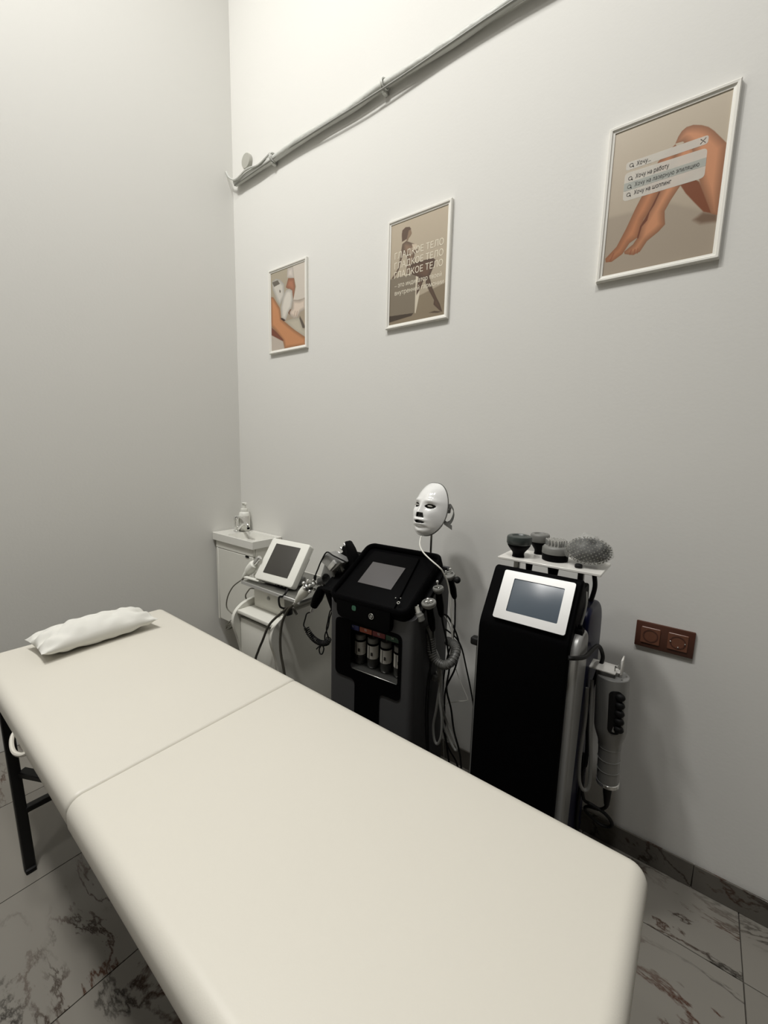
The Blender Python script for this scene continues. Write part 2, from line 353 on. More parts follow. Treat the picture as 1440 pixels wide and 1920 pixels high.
def pillow(bm):
    n = 44; L, Wd, H = .375, .175, .050; vs = {}
    for side in (1, -1):
        for i in range(n+1):
            for j in range(n+1):
                u = -1+2*i/n; v = -1+2*j/n
                if side == -1 and (i in (0, n) or j in (0, n)): vs[(side, i, j)] = vs[(1, i, j)]; continue
                e = max(0, (1-abs(u)**2.6))*max(0, (1-abs(v)**2.4)); h = e**.55*H
                px = u*L/2*(1-.055*(1-v*v)*0-.05*(v*v<0)); pin = 1-.07*(1-abs(v)**2); piny = 1-.10*(1-abs(u)**2)
                x = v*Wd/2*(1-.08*(1-u*u)*abs(v)); y = u*L/2*(1-.035*(1-v*v)*abs(u))
                w = .0050*noise.noise(Vector((x*22, y*22, side*3)))*min(1, e*3)+.0045*math.sin(v*9+u*4)*math.exp(-((abs(u)-.88)/.13)**2)*min(1, e*6)
                fold = -.007*math.exp(-((u-.35+v*.25)/.05)**2)*math.exp(-((v+.2)/.5)**2)-.006*math.exp(-((u+.62+v*.3)/.05)**2)
                z = side*h+w*2+(fold if side == 1 else 0)*min(1, e*3)
                if side == -1: z = max(z*.8, -.037)
                vs[(side, i, j)] = bm.verts.new((x, y, z))
    for side in (1, -1):
        for i in range(n):
            for j in range(n):
                q = [vs[(side, i, j)], vs[(side, i+1, j)], vs[(side, i+1, j+1)], vs[(side, i, j+1)]]
                if side == 1: q.reverse()
                bm.faces.new(q)
    bm.transform(Matrix.Translation((.654, -1.062, .7140)) @ Matrix.Rotation(R(2), 4, 'Z'))
tag(part('pillow', pillow, 'cotton', angle=70), 'small white cotton pillow lying at the head of the bed', 'pillow')

# ================================================================== POSTERS
def painted(name, x0, z0, w, h, y, n, bg, polys, parent):
    nx = n; nz = int(n*h/w); U, V = np.meshgrid(np.linspace(0, 1, nx+1), np.linspace(0, 1, nz+1)); asp = h/w
    img = bg(U, V)
    X = U; Y = V*asp
    for col, soft, shade, pts in polys:
        P = [(a, c*asp) for a, c in pts]; D = np.full(U.shape, 9.0); ins = np.zeros(U.shape, bool)
        for (ax, ay), (bx, by) in zip(P, P[1:]+P[:1]):
            dx, dy = bx-ax, by-ay; t = np.clip(((X-ax)*dx+(Y-ay)*dy)/(dx*dx+dy*dy+1e-12), 0, 1)
            D = np.minimum(D, np.hypot(X-ax-t*dx, Y-ay-t*dy))
            if ay != by: ins ^= ((ay > Y) != (by > Y)) & (X < dx*(Y-ay)/dy+ax)
        sd = np.where(ins, D, -D); a = np.clip(sd/soft+.5, 0, 1); a = a*a*(3-2*a)
        c = np.array(col, float)[None, None, :]*(1-shade*(1-np.clip(sd/.07, 0, 1)))[..., None]
        img = img*(1-a[..., None])+c*a[..., None]
    img = np.clip(img, 0, 255)/255; li = np.where(img <= .04045, img/12.92, ((img+.055)/1.055)**2.4)
    co = np.stack([x0+U*w, np.full(U.shape, y), z0+V*h], -1).reshape(-1, 3); co -= np.array(parent.location)
    I = np.arange((nx+1)*(nz+1)).reshape(nz+1, nx+1); F = np.stack([I[:-1, :-1], I[:-1, 1:], I[1:, 1:], I[1:, :-1]], -1).reshape(-1, 4)
    me = bpy.data.meshes.new(name); me.vertices.add(len(co)); me.vertices.foreach_set('co', co.ravel().astype(np.float32))
    me.loops.add(F.size); me.loops.foreach_set('vertex_index', F.ravel().astype(np.int32)); me.polygons.add(len(F))
    me.polygons.foreach_set('loop_start', (np.arange(len(F))*4).astype(np.int32)); me.update(calc_edges=True)
    at = me.color_attributes.new('ink', 'FLOAT_COLOR', 'POINT'); at.data.foreach_set('color', np.concatenate([li, np.ones(U.shape+(1,))], -1).ravel().astype(np.float32))
    me.materials.append(MAT['print']); o = bpy.data.objects.new(name, me); COL.objects.link(o); o.parent = parent; return o
def grad(top, mid, bot, h=.45):
    def f(U, V):
        t, m, b = [np.array(c, float) for c in (top, mid, bot)]; V = V[..., None]
        return np.where(V > h, m+(t-m)*(V-h)/(1-h), b+(m-b)*V/h)+0*U[..., None]
    return f
PW, PH = .317, .448
def poster(x, z, label, n, bg, polys):
    t = thing('framed_poster', label, 'poster', (x+PW/2, 0, z))
    B = .017
    def fr(b, p, q, r, s):   # mitred moulding piece, stepped profile
        prof = [(0, 0), (0, -.0125), (.003, -.0155), (.009, -.015), (.0115, -.0115), (B, -.0105), (B, 0)]
        p = Vector(p); q = Vector(q); r = Vector(r); lo = []; hi = []; d = (q-p).normalized()
        for u, v in prof:
            lo.append(b.verts.new(p+d*u+r*u+Vector((0, v, 0)))); hi.append(b.verts.new(q-d*u+r*u+Vector((0, v, 0))))
        k = len(prof); b.faces.new(lo); b.faces.new(hi[::-1])
        for i in range(k): b.faces.new((lo[i], hi[i], hi[(i+1) % k], lo[(i+1) % k]))
        bmesh.ops.recalc_face_normals(b, faces=b.faces[:])
    c = [(x, 0, z), (x+PW, 0, z), (x+PW, 0, z+PH), (x, 0, z+PH)]; inn = [(0, 0, 1), (-1, 0, 0), (0, 0, -1), (1, 0, 0)]
    for i in range(4): part('frame_rail', lambda b: fr(b, c[i], c[(i+1) % 4], inn[i], 0), 'frame', t, angle=25)
    part('backing_board', lambda b: box(b, (x+.008, -.0075, z+.008), (x+PW-.008, -.0005, z+PH-.008)), 'greyplas', t)
    painted('print', x+B-.002, z+B-.002, PW-2*B+.004, PH-2*B+.004, -.0082, n, bg, polys, t)
    return t
PRINT_LEGS=[
((168, 155, 138),0.06,0,[(-0.069, 0.425), (0.589, 0.407), (0.995, 0.25), (1.035, -0.025), (-0.016, -0.02)]),
((120, 98, 80),0.05,0,[(0.803, 0.253), (0.877, 0.286), (0.994, 0.254), (1.001, 0.205), (0.864, 0.218)]),
((192, 130, 92),0.006,0.25,[(0.573, 0.781), (0.541, 0.763), (0.438, 0.706), (0.379, 0.612), (0.323, 0.51), (0.273, 0.437), (0.201, 0.312), (0.124, 0.2), (0.02, 0.132), (0.029, 0.105), (0.089, 0.099), (0.189, 0.138), (0.248, 0.203), (0.322, 0.23), (0.338, 0.268), (0.361, 0.345), (0.408, 0.391), (0.467, 0.489), (0.562, 0.606), (0.601, 0.747)]),
((128, 76, 50),0.01,0,[(0.654, 0.507), (0.766, 0.517), (0.811, 0.491), (0.953, 0.263), (0.877, 0.29), (0.787, 0.37), (0.711, 0.44)]),
((202, 142, 104),0.006,0.3,[(0.599, 0.762), (0.728, 0.785), (0.807, 0.618), (0.764, 0.533), (0.655, 0.499), (0.587, 0.423), (0.545, 0.362), (0.551, 0.321), (0.562, 0.272), (0.511, 0.234), (0.413, 0.188), (0.357, 0.125), (0.293, 0.113), (0.212, 0.134), (0.204, 0.152), (0.283, 0.188), (0.322, 0.23), (0.334, 0.302), (0.406, 0.4), (0.467, 0.489), (0.557, 0.645)]),
((205, 145, 108),0.006,0.28,[(0.572, 0.785), (0.591, 0.824), (0.616, 0.851), (0.652, 0.866), (0.708, 0.864), (0.775, 0.844), (0.833, 0.817), (0.882, 0.781), (0.993, 0.679), (0.995, 0.461), (0.997, 0.244), (0.944, 0.262), (0.83, 0.457), (0.79, 0.549), (0.72, 0.714), (0.635, 0.782)]),
((110, 62, 42),0.006,0,[(0.474, 0.503), (0.486, 0.5), (0.445, 0.423), (0.409, 0.383), (0.394, 0.33), (0.351, 0.298), (0.339, 0.26), (0.328, 0.221), (0.316, 0.227), (0.334, 0.302), (0.38, 0.357), (0.425, 0.42)]),
((150, 92, 66),0.004,0,[(0.065, 0.108), (0.099, 0.162), (0.108, 0.159), (0.077, 0.101)]),
((150, 92, 66),0.004,0,[(0.258, 0.121), (0.27, 0.157), (0.277, 0.154), (0.268, 0.117)]),
((150, 92, 66),0.004,0,[(0.298, 0.114), (0.304, 0.155), (0.311, 0.151), (0.306, 0.112)]),
((150, 92, 66),0.004,0,[(0.331, 0.117), (0.331, 0.154), (0.338, 0.151), (0.337, 0.115)]),
]
PRINT_FIGURE=[
((136, 122, 100),0.02,0,[(-0.004, 0.101), (0.466, 0.084), (0.543, 0.237), (0.996, 0.301), (1.0, -0.004), (0.0, -0.007)]),
((66, 54, 42),0.012,0,[(-0.004, 0.101), (0.466, 0.084), (0.424, 0.058), (-0.001, 0.035)]),
((80, 66, 52),0.012,0,[(0.731, 0.052), (0.824, 0.059), (0.956, 0.037), (0.878, 0.034)]),
((208, 198, 178),0.004,0,[(0.483, 0.46), (0.558, 0.426), (0.556, 0.251), (0.498, 0.073), (0.478, 0.083)]),
((126, 115, 98),0.004,0,[(0.004, 0.47), (0.156, 0.474), (0.483, 0.464), (0.48, 0.081), (-0.003, 0.1)]),
((132, 106, 84),0.005,0.3,[(0.218, 0.783), (0.27, 0.742), (0.223, 0.658), (0.168, 0.543), (0.08, 0.474), (0.027, 0.472), (0.138, 0.548), (0.186, 0.665), (0.205, 0.739)]),
((138, 112, 90),0.005,0.3,[(0.218, 0.783), (0.289, 0.8), (0.377, 0.768), (0.462, 0.736), (0.5, 0.684), (0.446, 0.649), (0.442, 0.574), (0.402, 0.535), (0.362, 0.472), (0.304, 0.478), (0.314, 0.642), (0.236, 0.695)]),
((205, 190, 168),0.01,0,[(0.391, 0.753), (0.476, 0.737), (0.499, 0.692), (0.423, 0.687)]),
((92, 70, 54),0.005,0,[(0.209, 0.804), (0.202, 0.878), (0.212, 0.914), (0.269, 0.933), (0.341, 0.923), (0.371, 0.897), (0.337, 0.866), (0.324, 0.823), (0.267, 0.812)]),
((160, 132, 106),0.004,0.2,[(0.325, 0.891), (0.363, 0.897), (0.376, 0.873), (0.384, 0.854), (0.362, 0.831), (0.332, 0.818), (0.318, 0.794), (0.289, 0.8)]),
((112, 84, 64),0.006,0.3,[(0.533, 0.43), (0.619, 0.371), (0.561, 0.296), (0.501, 0.247), (0.51, 0.342)]),
((108, 82, 62),0.006,0.3,[(0.645, 0.397), (0.726, 0.384), (0.778, 0.279), (0.856, 0.178), (0.915, 0.111), (0.958, 0.037), (0.916, 0.051), (0.835, 0.103), (0.807, 0.121), (0.814, 0.162), (0.719, 0.265), (0.661, 0.341)]),
((100, 74, 56),0.006,0.25,[(0.365, 0.549), (0.471, 0.569), (0.636, 0.563), (0.769, 0.559), (0.816, 0.531), (0.786, 0.477), (0.712, 0.386), (0.646, 0.378), (0.548, 0.412), (0.405, 0.465)]),
]
PRINT_LASER=[
((205, 196, 184),0.01,0,[(0.661, 0.99), (1.008, 1.002), (1.0, 0.566), (0.781, 0.569), (0.666, 0.585), (0.745, 0.735), (0.698, 0.839)]),
((205, 200, 190),0.01,0.2,[(0.035, 0.893), (0.161, 0.917), (0.283, 0.883), (0.402, 0.815), (0.414, 0.671), (0.27, 0.568), (0.184, 0.631), (0.057, 0.795)]),
((104, 98, 88),0.006,0,[(0.043, 0.884), (0.213, 0.887), (0.281, 0.833), (0.103, 0.819)]),
((110, 100, 90),0.006,0,[(0.261, 0.765), (0.304, 0.744), (0.294, 0.717), (0.26, 0.733)]),
((212, 202, 192),0.006,0.15,[(0.503, 0.989), (0.661, 0.983), (0.69, 0.844), (0.49, 0.879)]),
((172, 116, 88),0.008,0.2,[(0.524, 0.866), (0.69, 0.844), (0.723, 0.738), (0.666, 0.592), (0.628, 0.696), (0.536, 0.731), (0.452, 0.765)]),
((190, 182, 164),0.01,0.1,[(0.71, 0.36), (0.841, 0.343), (0.936, 0.205), (1.008, 0.19), (1.007, 0.098), (0.705, 0.189), (0.437, 0.351)]),
((90, 80, 70),0.01,0,[(0.842, 0.372), (0.922, 0.298), (1.009, 0.204), (0.92, 0.214), (0.833, 0.337)]),
((198, 138, 94),0.006,0.25,[(-0.011, 0.71), (0.079, 0.69), (0.269, 0.532), (0.308, 0.396), (0.487, 0.308), (0.705, 0.211), (1.007, 0.091), (1.005, -0.008), (0.407, 0.005), (0.358, 0.103), (0.167, 0.235), (-0.002, 0.33)]),
((120, 68, 48),0.01,0,[(-0.003, 0.322), (0.167, 0.235), (0.367, 0.124), (0.358, 0.103), (0.001, 0.216)]),
((190, 178, 165),0.01,0,[(-0.003, 0.213), (0.349, 0.1), (0.386, 0.004), (-0.009, -0.003)]),
((214, 208, 197),0.005,0.2,[(0.317, 0.402), (0.301, 0.542), (0.361, 0.65), (0.451, 0.729), (0.545, 0.737), (0.636, 0.702), (0.653, 0.594), (0.613, 0.501), (0.509, 0.436), (0.437, 0.358), (0.351, 0.383)]),
((60, 40, 32),0.008,0,[(0.281, 0.406), (0.343, 0.399), (0.437, 0.362), (0.385, 0.353), (0.307, 0.385)]),
((216, 200, 184),0.006,0.25,[(0.649, 0.588), (0.847, 0.56), (1.008, 0.575), (1.008, 0.434), (0.859, 0.411), (0.776, 0.352), (0.676, 0.354), (0.526, 0.419), (0.579, 0.477), (0.63, 0.491)]),
((120, 90, 72),0.006,0,[(0.509, 0.443), (0.562, 0.479), (0.612, 0.479), (0.56, 0.443), (0.576, 0.405)]),
((150, 122, 100),0.005,0,[(0.712, 0.445), (0.722, 0.444), (0.69, 0.384), (0.68, 0.385)]),
((150, 122, 100),0.005,0,[(0.77, 0.437), (0.78, 0.436), (0.752, 0.376), (0.742, 0.377)]),
]

def uvp(x, z, u, v, lay): return (x+.017+u*(PW-.034), -.0082-lay*.0003, z+.017+v*(PH-.034))
# poster with the folded legs and the search boxes
px, pz = 2.048, 1.962
p3 = poster(px, pz, 'framed poster of bare legs with search boxes printed over them', 300, grad((196, 184, 165), (184, 171, 152), (174, 160, 142)), PRINT_LEGS)
def flat(pts, r, lay, m, name, parent):
    q = rpoly([(u*(PW-.034), v*(PH-.034)) for u, v in pts], r, 5); bm = bmesh.new()
    bm.faces.new([bm.verts.new((px+.017+u, -.0082-lay*.0003, pz+.017+v)) for u, v in q]); bmesh.ops.recalc_face_normals(bm, faces=bm.faces[:])
    if bm.faces[:][0].normal.y > 0: bmesh.ops.reverse_faces(bm, faces=bm.faces[:])
    return part(name, bm, m, parent)
flat([(.137, .770), (.850, .770), (.850, .716), (.137, .716)], .0075, 1, 'barwhite', 'search_bar', p3)
flat([(.132, .700), (.852, .692), (.855, .506), (.135, .506)], .012, 1, 'barwhite', 'search_list', p3)
flat([(.134, .630), (.853, .632), (.853, .580), (.134, .576)], .0005, 2, 'bargrey', 'highlight_row', p3)
for s, (u, v), w in (('Хочу...', (.235, .730), .13), ('Хочу на работу', (.237, .645), .30), ('Хочу на лазерную эпиляцию', (.237, .590), .562), ('Хочу на шоппинг', (.237, .535), .335)):
    text_part('lettering', s, uvp(px, pz, u, v, 3), (1, 0, 0), (0, 0, 1), .0168, 'ink', p3, width=w*(PW-.034), bold=.00022)
def magnifier(b, u, v):
    c = Vector(uvp(px, pz, u, v, 3)); n = 20; r0, r1 = .0042, .0053; a = []; d = []
    for k in range(n):
        t = 2*PI*k/n; a.append(b.verts.new(c+Vector((r0*math.cos(t), 0, r0*math.sin(t))))); 
        d.append(b.verts.new(c+Vector((r1*math.cos(t), 0, r1*math.sin(t)))))
    for k in range(n): b.faces.new((a[k], a[(k+1) % n], d[(k+1) % n], d[k]))
    p = c+Vector((.0070, 0, -.0070)); w = Vector((.0005, 0, .0005)); k = n-n//8
    b.faces.new((d[k-1], b.verts.new(p-w), b.verts.new(p+w), d[(k+1) % n]))
for u, v in ((.187, .745), (.188, .656), (.186, .600), (.186, .546)): part('search_icon', lambda b: magnifier(b, u, v), 'ink', p3)
def cross(b):
    c = Vector(uvp(px, pz, .808, .743, 3)); r, w = .0062, .0005
    P = [(w, 0), (r+w, r-w), (r-w, r+w), (0, w), (-r+w, r+w), (-r-w, r-w), (-w, 0), (-r-w, -r+w), (-r+w, -r-w), (0, -w), (r-w, -r-w), (r+w, -r+w)]
    b.faces.new([b.verts.new(c+Vector((x, 0, z))) for x, z in P])
part('close_icon', cross, 'ink', p3)
# poster with the seated figure
p2 = poster(1.180, 1.944, 'framed beige poster of a seated woman on a cube with cream lettering', 190, grad((186, 172, 150), (178, 165, 144), (168, 155, 134)), PRINT_FIGURE)
for s, v, w, sz in (('ГЛАДКОЕ ТЕЛО', .655, .865, .036), ('ГЛАДКОЕ ТЕЛО', .558, .865, .036), ('ГЛАДКОЕ ТЕЛО', .464, .865, .036), ('– это индикатор твоей', .368, .84, .026), ('внутренней гармонии', .294, .87, .026)):
    text_part('lettering', s, uvp(1.180, 1.944, .068 if sz > .03 else .09, v, 2), (1, 0, 0), (0, 0, 1), sz, 'inkpale', p2, width=w*(PW-.034))
# poster with the treatment scene
poster(.337, 1.934, 'framed poster of a gloved hand treating a leg, nearest the corner', 150, grad((172, 162, 142), (165, 152, 132), (170, 150, 130)), PRINT_LASER)

# ================================================================== PIPE ON THE WALL
pipe = thing('wall_pipe', 'white painted pipe with cables tied to it running high along the wall', 'pipe', (2, -.02, 2.9))
random.seed(2)
pp = [(.055+.18*k, -.021+.002*math.sin(k*1.7), 2.918+.0016*k+.003*math.sin(k*2.3)) for k in range(24)]
part('pipe', lambda b: tube(b, pp, lambda t: .0165+.0012*math.sin(t*60), 14), 'pipepaint', pipe, angle=60)
part('cable', lambda b: tube(b, [(.36, -.02, 2.938)]+[(.5+.2*k, -.016, 2.9395+.0014*k+.005*math.sin(k*1.9)) for k in range(19)], .0045, 7), 'wirepaint', pipe)
part('cable', lambda b: tube(b, [(.06, -.03, 2.902)]+[(.25+.2*k, -.034+.003*math.sin(k*1.3), 2.905+.0014*k+.006*math.sin(k*1.15)) for k in range(20)], .0042, 7), 'wirepaint', pipe)
part('cable', lambda b: tube(b, [(.002, -.045, 2.985), (.02, -.045, 2.957), (.045, -.04, 2.935), (.10, -.044, 2.915), (.2, -.044, 2.93), (.3, -.040, 2.92), (.40, -.036, 2.942)], .005, 7), 'pipepaint', pipe)
for x in (.40, 1.145, 1.9, 2.7, 3.5):
    def clamp(b):
        torus(b, .0205, .0035, axm((x, -.0245, 2.919+x*.008), (1, .15, 0)), 20, 6); torus(b, .021, .0035, axm((x+.012, -.0252, 2.919+x*.008), (1, -.2, .1)), 20, 6)
        box(b, (x-.006, -.026, 2.889+x*.008), (x+.012, -.0005, 2.900+x*.008), .002, 1); ball(b, (x+.006, -.030, 2.893+x*.008), .005, 8)
    part('pipe_clamp', clamp, 'pipepaint', pipe)
def alarm(b): lathe(b, [(.001, 0), (.040, 0), (.040, .014), (.037, .019), (.001, .020)], axm((.155, -.0005, 3.003), (0, -1, 0)), 28)
tag(part('junction_cover', alarm, 'offwhite'), 'small round white plastic disc on the wall above the pipe end', 'junction cover')

# ================================================================== OUTLET
ot = thing('double_socket', 'brown double wall socket plate beside the black tower', 'socket', (2.352, 0, .818))
part('socket_plate', lambda b: box(b, (2.272, -.0095, .775), (2.432, -.0005, .862), .003, 2), 'browndk', ot)
for cx in (2.315, 2.389):
    fl = part('socket_insert', lambda b: prism(b, rrect(cx-.027, .791, cx+.027, .846, .003, 3), lambda u, v, d: (u, d, v), -.0125, -.008, .0015, 1), 'brown', ot)
    def well(b):
        lathe(b, [(.0215, 0), (.0215, .0012), (.018, .0012), (.0175, -.004), (.001, -.004)], axm((cx, -.0122, .8185), (0, -1, 0)), 28)
    part('socket_well', well, 'browndk', fl)
    if cx > 2.35:
        part('contact', lambda b: (ball(b, (cx-.019, -.0135, .8185), .0022, 8), ball(b, (cx+.019, -.0135, .8185), .0022, 8), ball(b, (cx+.002, -.0135, .8035), .0024, 8)), 'chrome', fl)
        part('pin_hole', lambda b: (lathe(b, [(.0024, 0), (.0024, .0006)], axm((cx-.0095, -.0084, .8185), (0, -1, 0)), 10), lathe(b, [(.0024, 0), (.0024, .0006)], axm((cx+.0095, -.0084, .8185), (0, -1, 0)), 10)), 'blackplas', fl)
    else:
        part('pin_hole', lambda b: lathe(b, [(.002, 0), (.002, .0006)], axm((cx, -.0084, .8185), (0, -1, 0)), 10), 'blackplas', fl)

# ================================================================== SINK UNIT
sink = thing('sink_cabinet', 'white wall-hung sink cabinet with ceramic basin in the corner', 'sink', (.21, -.1, .31))
def basin(b):
    x0, x1, y0, y1, zt = .002, .420, -.213, -.002, .873
    ox = rrect(x0, y0, x1, y1, .008, 3); ix = rrect(.135, -.195, .400, -.035, .02, 3); jx = rrect(.155, -.180, .385, -.055, .03, 3)
    n = len(ox); R_ = []
    for pts, z in ((ox, zt-.045), (ox, zt-.002), ([(x+(.002 if x < .2 else -.002), y+(.002 if y < -.1 else -.002)) for x, y in ox], zt), (ix, zt-.001), (jx, zt-.085)):
        R_.append([b.verts.new((x, y, z)) for x, y in pts])
    for a, c in zip(R_, R_[1:]):
        for k in range(n): b.faces.new((a[k], a[(k+1) % n], c[(k+1) % n], c[k]))
    b.faces.new(R_[-1]); b.faces.new(R_[0][::-1])
part('basin', basin, 'ceramic', sink, angle=30)
part('cabinet_body', lambda b: box(b, (.022, -.185, .31), (.408, -.003, .827), .002, 1), 'white', sink)
part('cabinet_front', lambda b: box(b, (.022, -.2, .780), (.408, -.186, .827), .002, 1), 'white', sink)
dr = part('door', lambda b: box(b, (.045, -.2, .318), (.404, -.186, .7765), .002, 1), 'white', sink)
part('hinge_stile', lambda b: box(b, (.022, -.2, .31), (.0425, -.186, .7785), .002, 1), 'white', sink)
part('handle_slot', lambda b: box(b, (.335, -.2045, .768), (.368, -.199, .778), .002, 1), 'blackplas', dr)
fc = thing('basin_tap', 'chrome mixer tap with curved spout standing on the sink rim', 'tap', (.083, -.09, .873))
part('tap_body', lambda b: lathe(b, [(.022, 0), (.022, .004), (.018, .006), (.017, .065), (.018, .068)], Matrix.Translation((.083, -.09, .8735)), 24), 'chrome', fc)
part('tap_lever', lambda b: (lathe(b, [(.018, 0), (.019, .004), (.018, .026), (.014, .030), (0, .031)], Matrix.Translation((.083, -.09, .942)), 24), box(b, (.088, -.096, .964), (.165, -.084, .971), .003, 2)), 'chrome', fc)
part('spout', lambda b: tube(b, [(.085, -.09, .885), (.105, -.09, .893), (.135, -.092, .915), (.170, -.094, .932), (.200, -.096, .934), (.215, -.096, .925)], lambda t: .0095-.001*t, 12), 'chrome', fc)
part('aerator', lambda b: lathe(b, [(.008, 0), (.008, .014)], axm((.213, -.096, .916), (.2, 0, -1)), 16), 'blackplas', fc)
sb = thing('soap_dispenser', 'white foam soap bottle with pump standing behind the tap', 'soap bottle', (.100, -.045, .873))
part('bottle_body', lambda b: lathe(b, [(.030, 0), (.034, .004), (.034, .100), (.030, .116), (.024, .122)], Matrix.Translation((.100, -.045, .8735)), 28), 'whiteplas', sb, angle=50)
part('collar', lambda b: lathe(b, [(.023, 0), (.023, .018), (.020, .020)], Matrix.Translation((.100, -.045, .9957)), 24), 'whiteplas', sb)
part('pump_head', lambda b: (lathe(b, [(.011, 0), (.011, .025), (.015, .029), (.016, .036), (.010, .038), (0, .038)], Matrix.Translation((.100, -.045, 1.0158)), 20), box(b, (.100, -.051, 1.040), (.126, -.039, 1.050), .003, 2)), 'whiteplas', sb)
def lab(b):
    n = 10; v = []
    for k in range(n+1):
        a = R(-75+95*k/n); v.append([b.verts.new((.100+.0345*math.cos(a), -.045+.0345*math.sin(a), z)) for z in (.915, .97)])
    for k in range(n): b.faces.new((v[k][0], v[k+1][0], v[k+1][1], v[k][1]))
part('bottle_label', lab, 'label', sb)

# ================================================================== WHITE TROLLEY
tr = thing('white_trolley', 'low white trolley with curved side panels and a wide glass top shelf', 'trolley', (.805, -.27, 0))
def sidep(x0, x1):
    cur = smooth([(-.36, .655, 0), (-.41, .650, 0), (-.455, .634, 0), (-.488, .604, 0), (-.500, .565, 0), (-.494, .525, 0), (-.474, .46, 0), (-.457, .38, 0), (-.449, .28, 0), (-.446, .16, 0)], 5)
    out = [(-.05, .04), (-.05, .655)]+[(p.x, p.y) for p in cur]+[(-.445, .04)]
    return lambda b: prism(b, out, lambda u, v, d: (d, u, v), x0, x1, .0015, 1)
part('side_panel', sidep(.648, .668), 'white', tr, angle=20)
part('side_panel', sidep(.940, .960), 'white', tr, angle=20)
part('shelf', lambda b: box(b, (.669, -.478, .600), (.939, -.06, .618), .003), 'white', tr)
part('drawer_front', lambda b: box(b, (.670, -.462, .335), (.938, -.446, .575), .002), 'white', tr)
part('lower_front', lambda b: box(b, (.670, -.462, .06), (.938, -.446, .329), .002), 'white', tr)
part('carcass', lambda b: box(b, (.670, -.445, .06), (.938, -.06, .585), .002), 'greyplas', tr)
bx = part('upper_box', lambda b: box(b, (.690, -.395, .619), (.922, -.10, .742), .004), 'white', tr)
part('round_lock', lambda b: lathe(b, [(.010, 0), (.010, .003), (.006, .005), (0, .005)], axm((.805, -.3945, .685), (0, -1, 0)), 20), 'steel', bx)
part('glass_top', lambda b: box(b, (.668, -.445, .7435), (1.088, -.14, .7565), .003), MAT['steel'], tr, label='grey glass shelf with metal edge')
part('shelf_lip', lambda b: box(b, (.665, -.4505, .742), (1.09, -.4455, .7575), .001, 1), 'alu', tr)
part('shelf_post', lambda b: box(b, (.925, -.2, .619), (.937, -.16, .742), .002), 'white', tr)
for x in (.69, .92):
    for y in (-.41, -.09): part('caster', lambda b: (lathe(b, [(.020, -.009), (.022, -.005), (.022, .005), (.020, .009)], axm((x, y, .0225), (1, 0, 0)), 18), box(b, (x-.006, y-.012, .036), (x+.006, y+.012, .062), .002, 1)), 'rubber', tr)

# tablet-like ultrasound unit on the trolley
th = R(35.2); yw = R(4.6)
tb = thing('beauty_device', 'white tablet-style beauty device leaning back on the trolley shelf', 'beauty device', (.733, -.425, .7595), yw)
Lb = Matrix.Translation((0, 0, .0215)) @ Matrix.Rotation(-th, 4, 'X')   # local screen frame: x right, z up the screen, -y out
def scr(b, pts, d0, d1, bev=.002):
    v = prism(b, pts, lambda u, w, d: (u, d, w), d0, d1, bev); xf(b, v, Lb)
part('monitor_shell', lambda b: scr(b, rrect(0, 0, .252, .216, .012), 0, .036, .004), 'whiteplas', tb, local=True)
part('display', lambda b: scr(b, rrect(.042, .036, .205, .190, .002), -.0012, .0005, .0003), 'tabscreen', tb, local=True)
part('back_housing', lambda b: scr(b, rrect(.02, .01, .232, .17, .01), .0355, .060, .003), 'greyplas', tb, local=True)
part('foot', lambda b: (box(b, (.03, .02, .0005), (.22, .13, .034), .006)), 'greyplas', tb, local=True)
part('socket_panel', lambda b: box(b, (.135, .0105, .004), (.215, .0195, .032), .002, 1), 'blackplas', tb, local=True)
for k in range(3): part('jack', lambda b: lathe(b, [(.006, 0), (.006, .004), (.003, .004), (.003, .001)], axm((.15+.024*k, .0105, .018), (0, -1, 0)), 14), 'steel', tb, local=True)
part('holder_arm', lambda b: (box(b, (-.075, .0, .005), (.03, .02, .012), .002)), 'whiteplas', tb, local=True)
part('power_cord', lambda b: (tube(b, [(.982, -.424, .782), (.990, -.44, .770), (.982, -.448, .755), (.965, -.4585, .745), (.972, -.458, .705), (.985, -.43, .69)], .0045, 8)), 'rubber', tb)
ad = thing('power_adapter', 'black power adapter plug resting on the trolley side panel', 'adapter', (.98, -.42, .655))
part('plug_body', lambda b: box(b, (.958, -.435, .6565), (.993, -.402, .688), .006), 'rubber', ad)
part('plug_pin', lambda b: lathe(b, [(.0024, 0), (.0024, .018)], axm((.956, -.43, .668), (-1, 0, -.15)), 8), 'steel', ad)
hp = thing('white_handpiece', 'white ultrasonic handpiece held left of the tablet-style device', 'handpiece', (.64, -.38, .79))
hd = (.150, 0, .143)
part('handle', lambda b: lathe(b, [(.008, 0), (.013, .006), (.016, .03), (.0165, .055), (.023, .060), (.025, .075), (.025, .115), (.021, .125), (.014, .128)], axm((.598, -.388, .746), hd), 24), 'whiteplas', hp, angle=30)
part('metal_tip', lambda b: lathe(b, [(.013, 0), (.013, .03), (.011, .055), (.008, .058), (0, .058)], axm((.6908, -.388, .8344), hd), 20), 'chrome', hp)
part('strain_relief', lambda b: [lathe(b, [(.0055, 0), (.0055, .003)], axm(Vector((.598, -.388, .746))-Vector(hd).normalized()*(.006*k+.004), hd), 10) for k in range(6)], 'cablegrey', hp)
part('cable', lambda b: tube(b, [(.598, -.388, .746), (.558, -.375, .722), (.468, -.37, .663), (.403, -.365, .587), (.384, -.36, .521), (.424, -.35, .490), (.475, -.345, .470), (.520, -.33, .44), (.56, -.31, .40)], .0035, 7), 'cablegrey', hp)
part('cradle', lambda b: tube(b, [(.648, -.352, .775), (.665, -.372, .768), (.70, -.388, .775), (.712, -.388, .79)], .006, 8), 'whiteplas', hp)
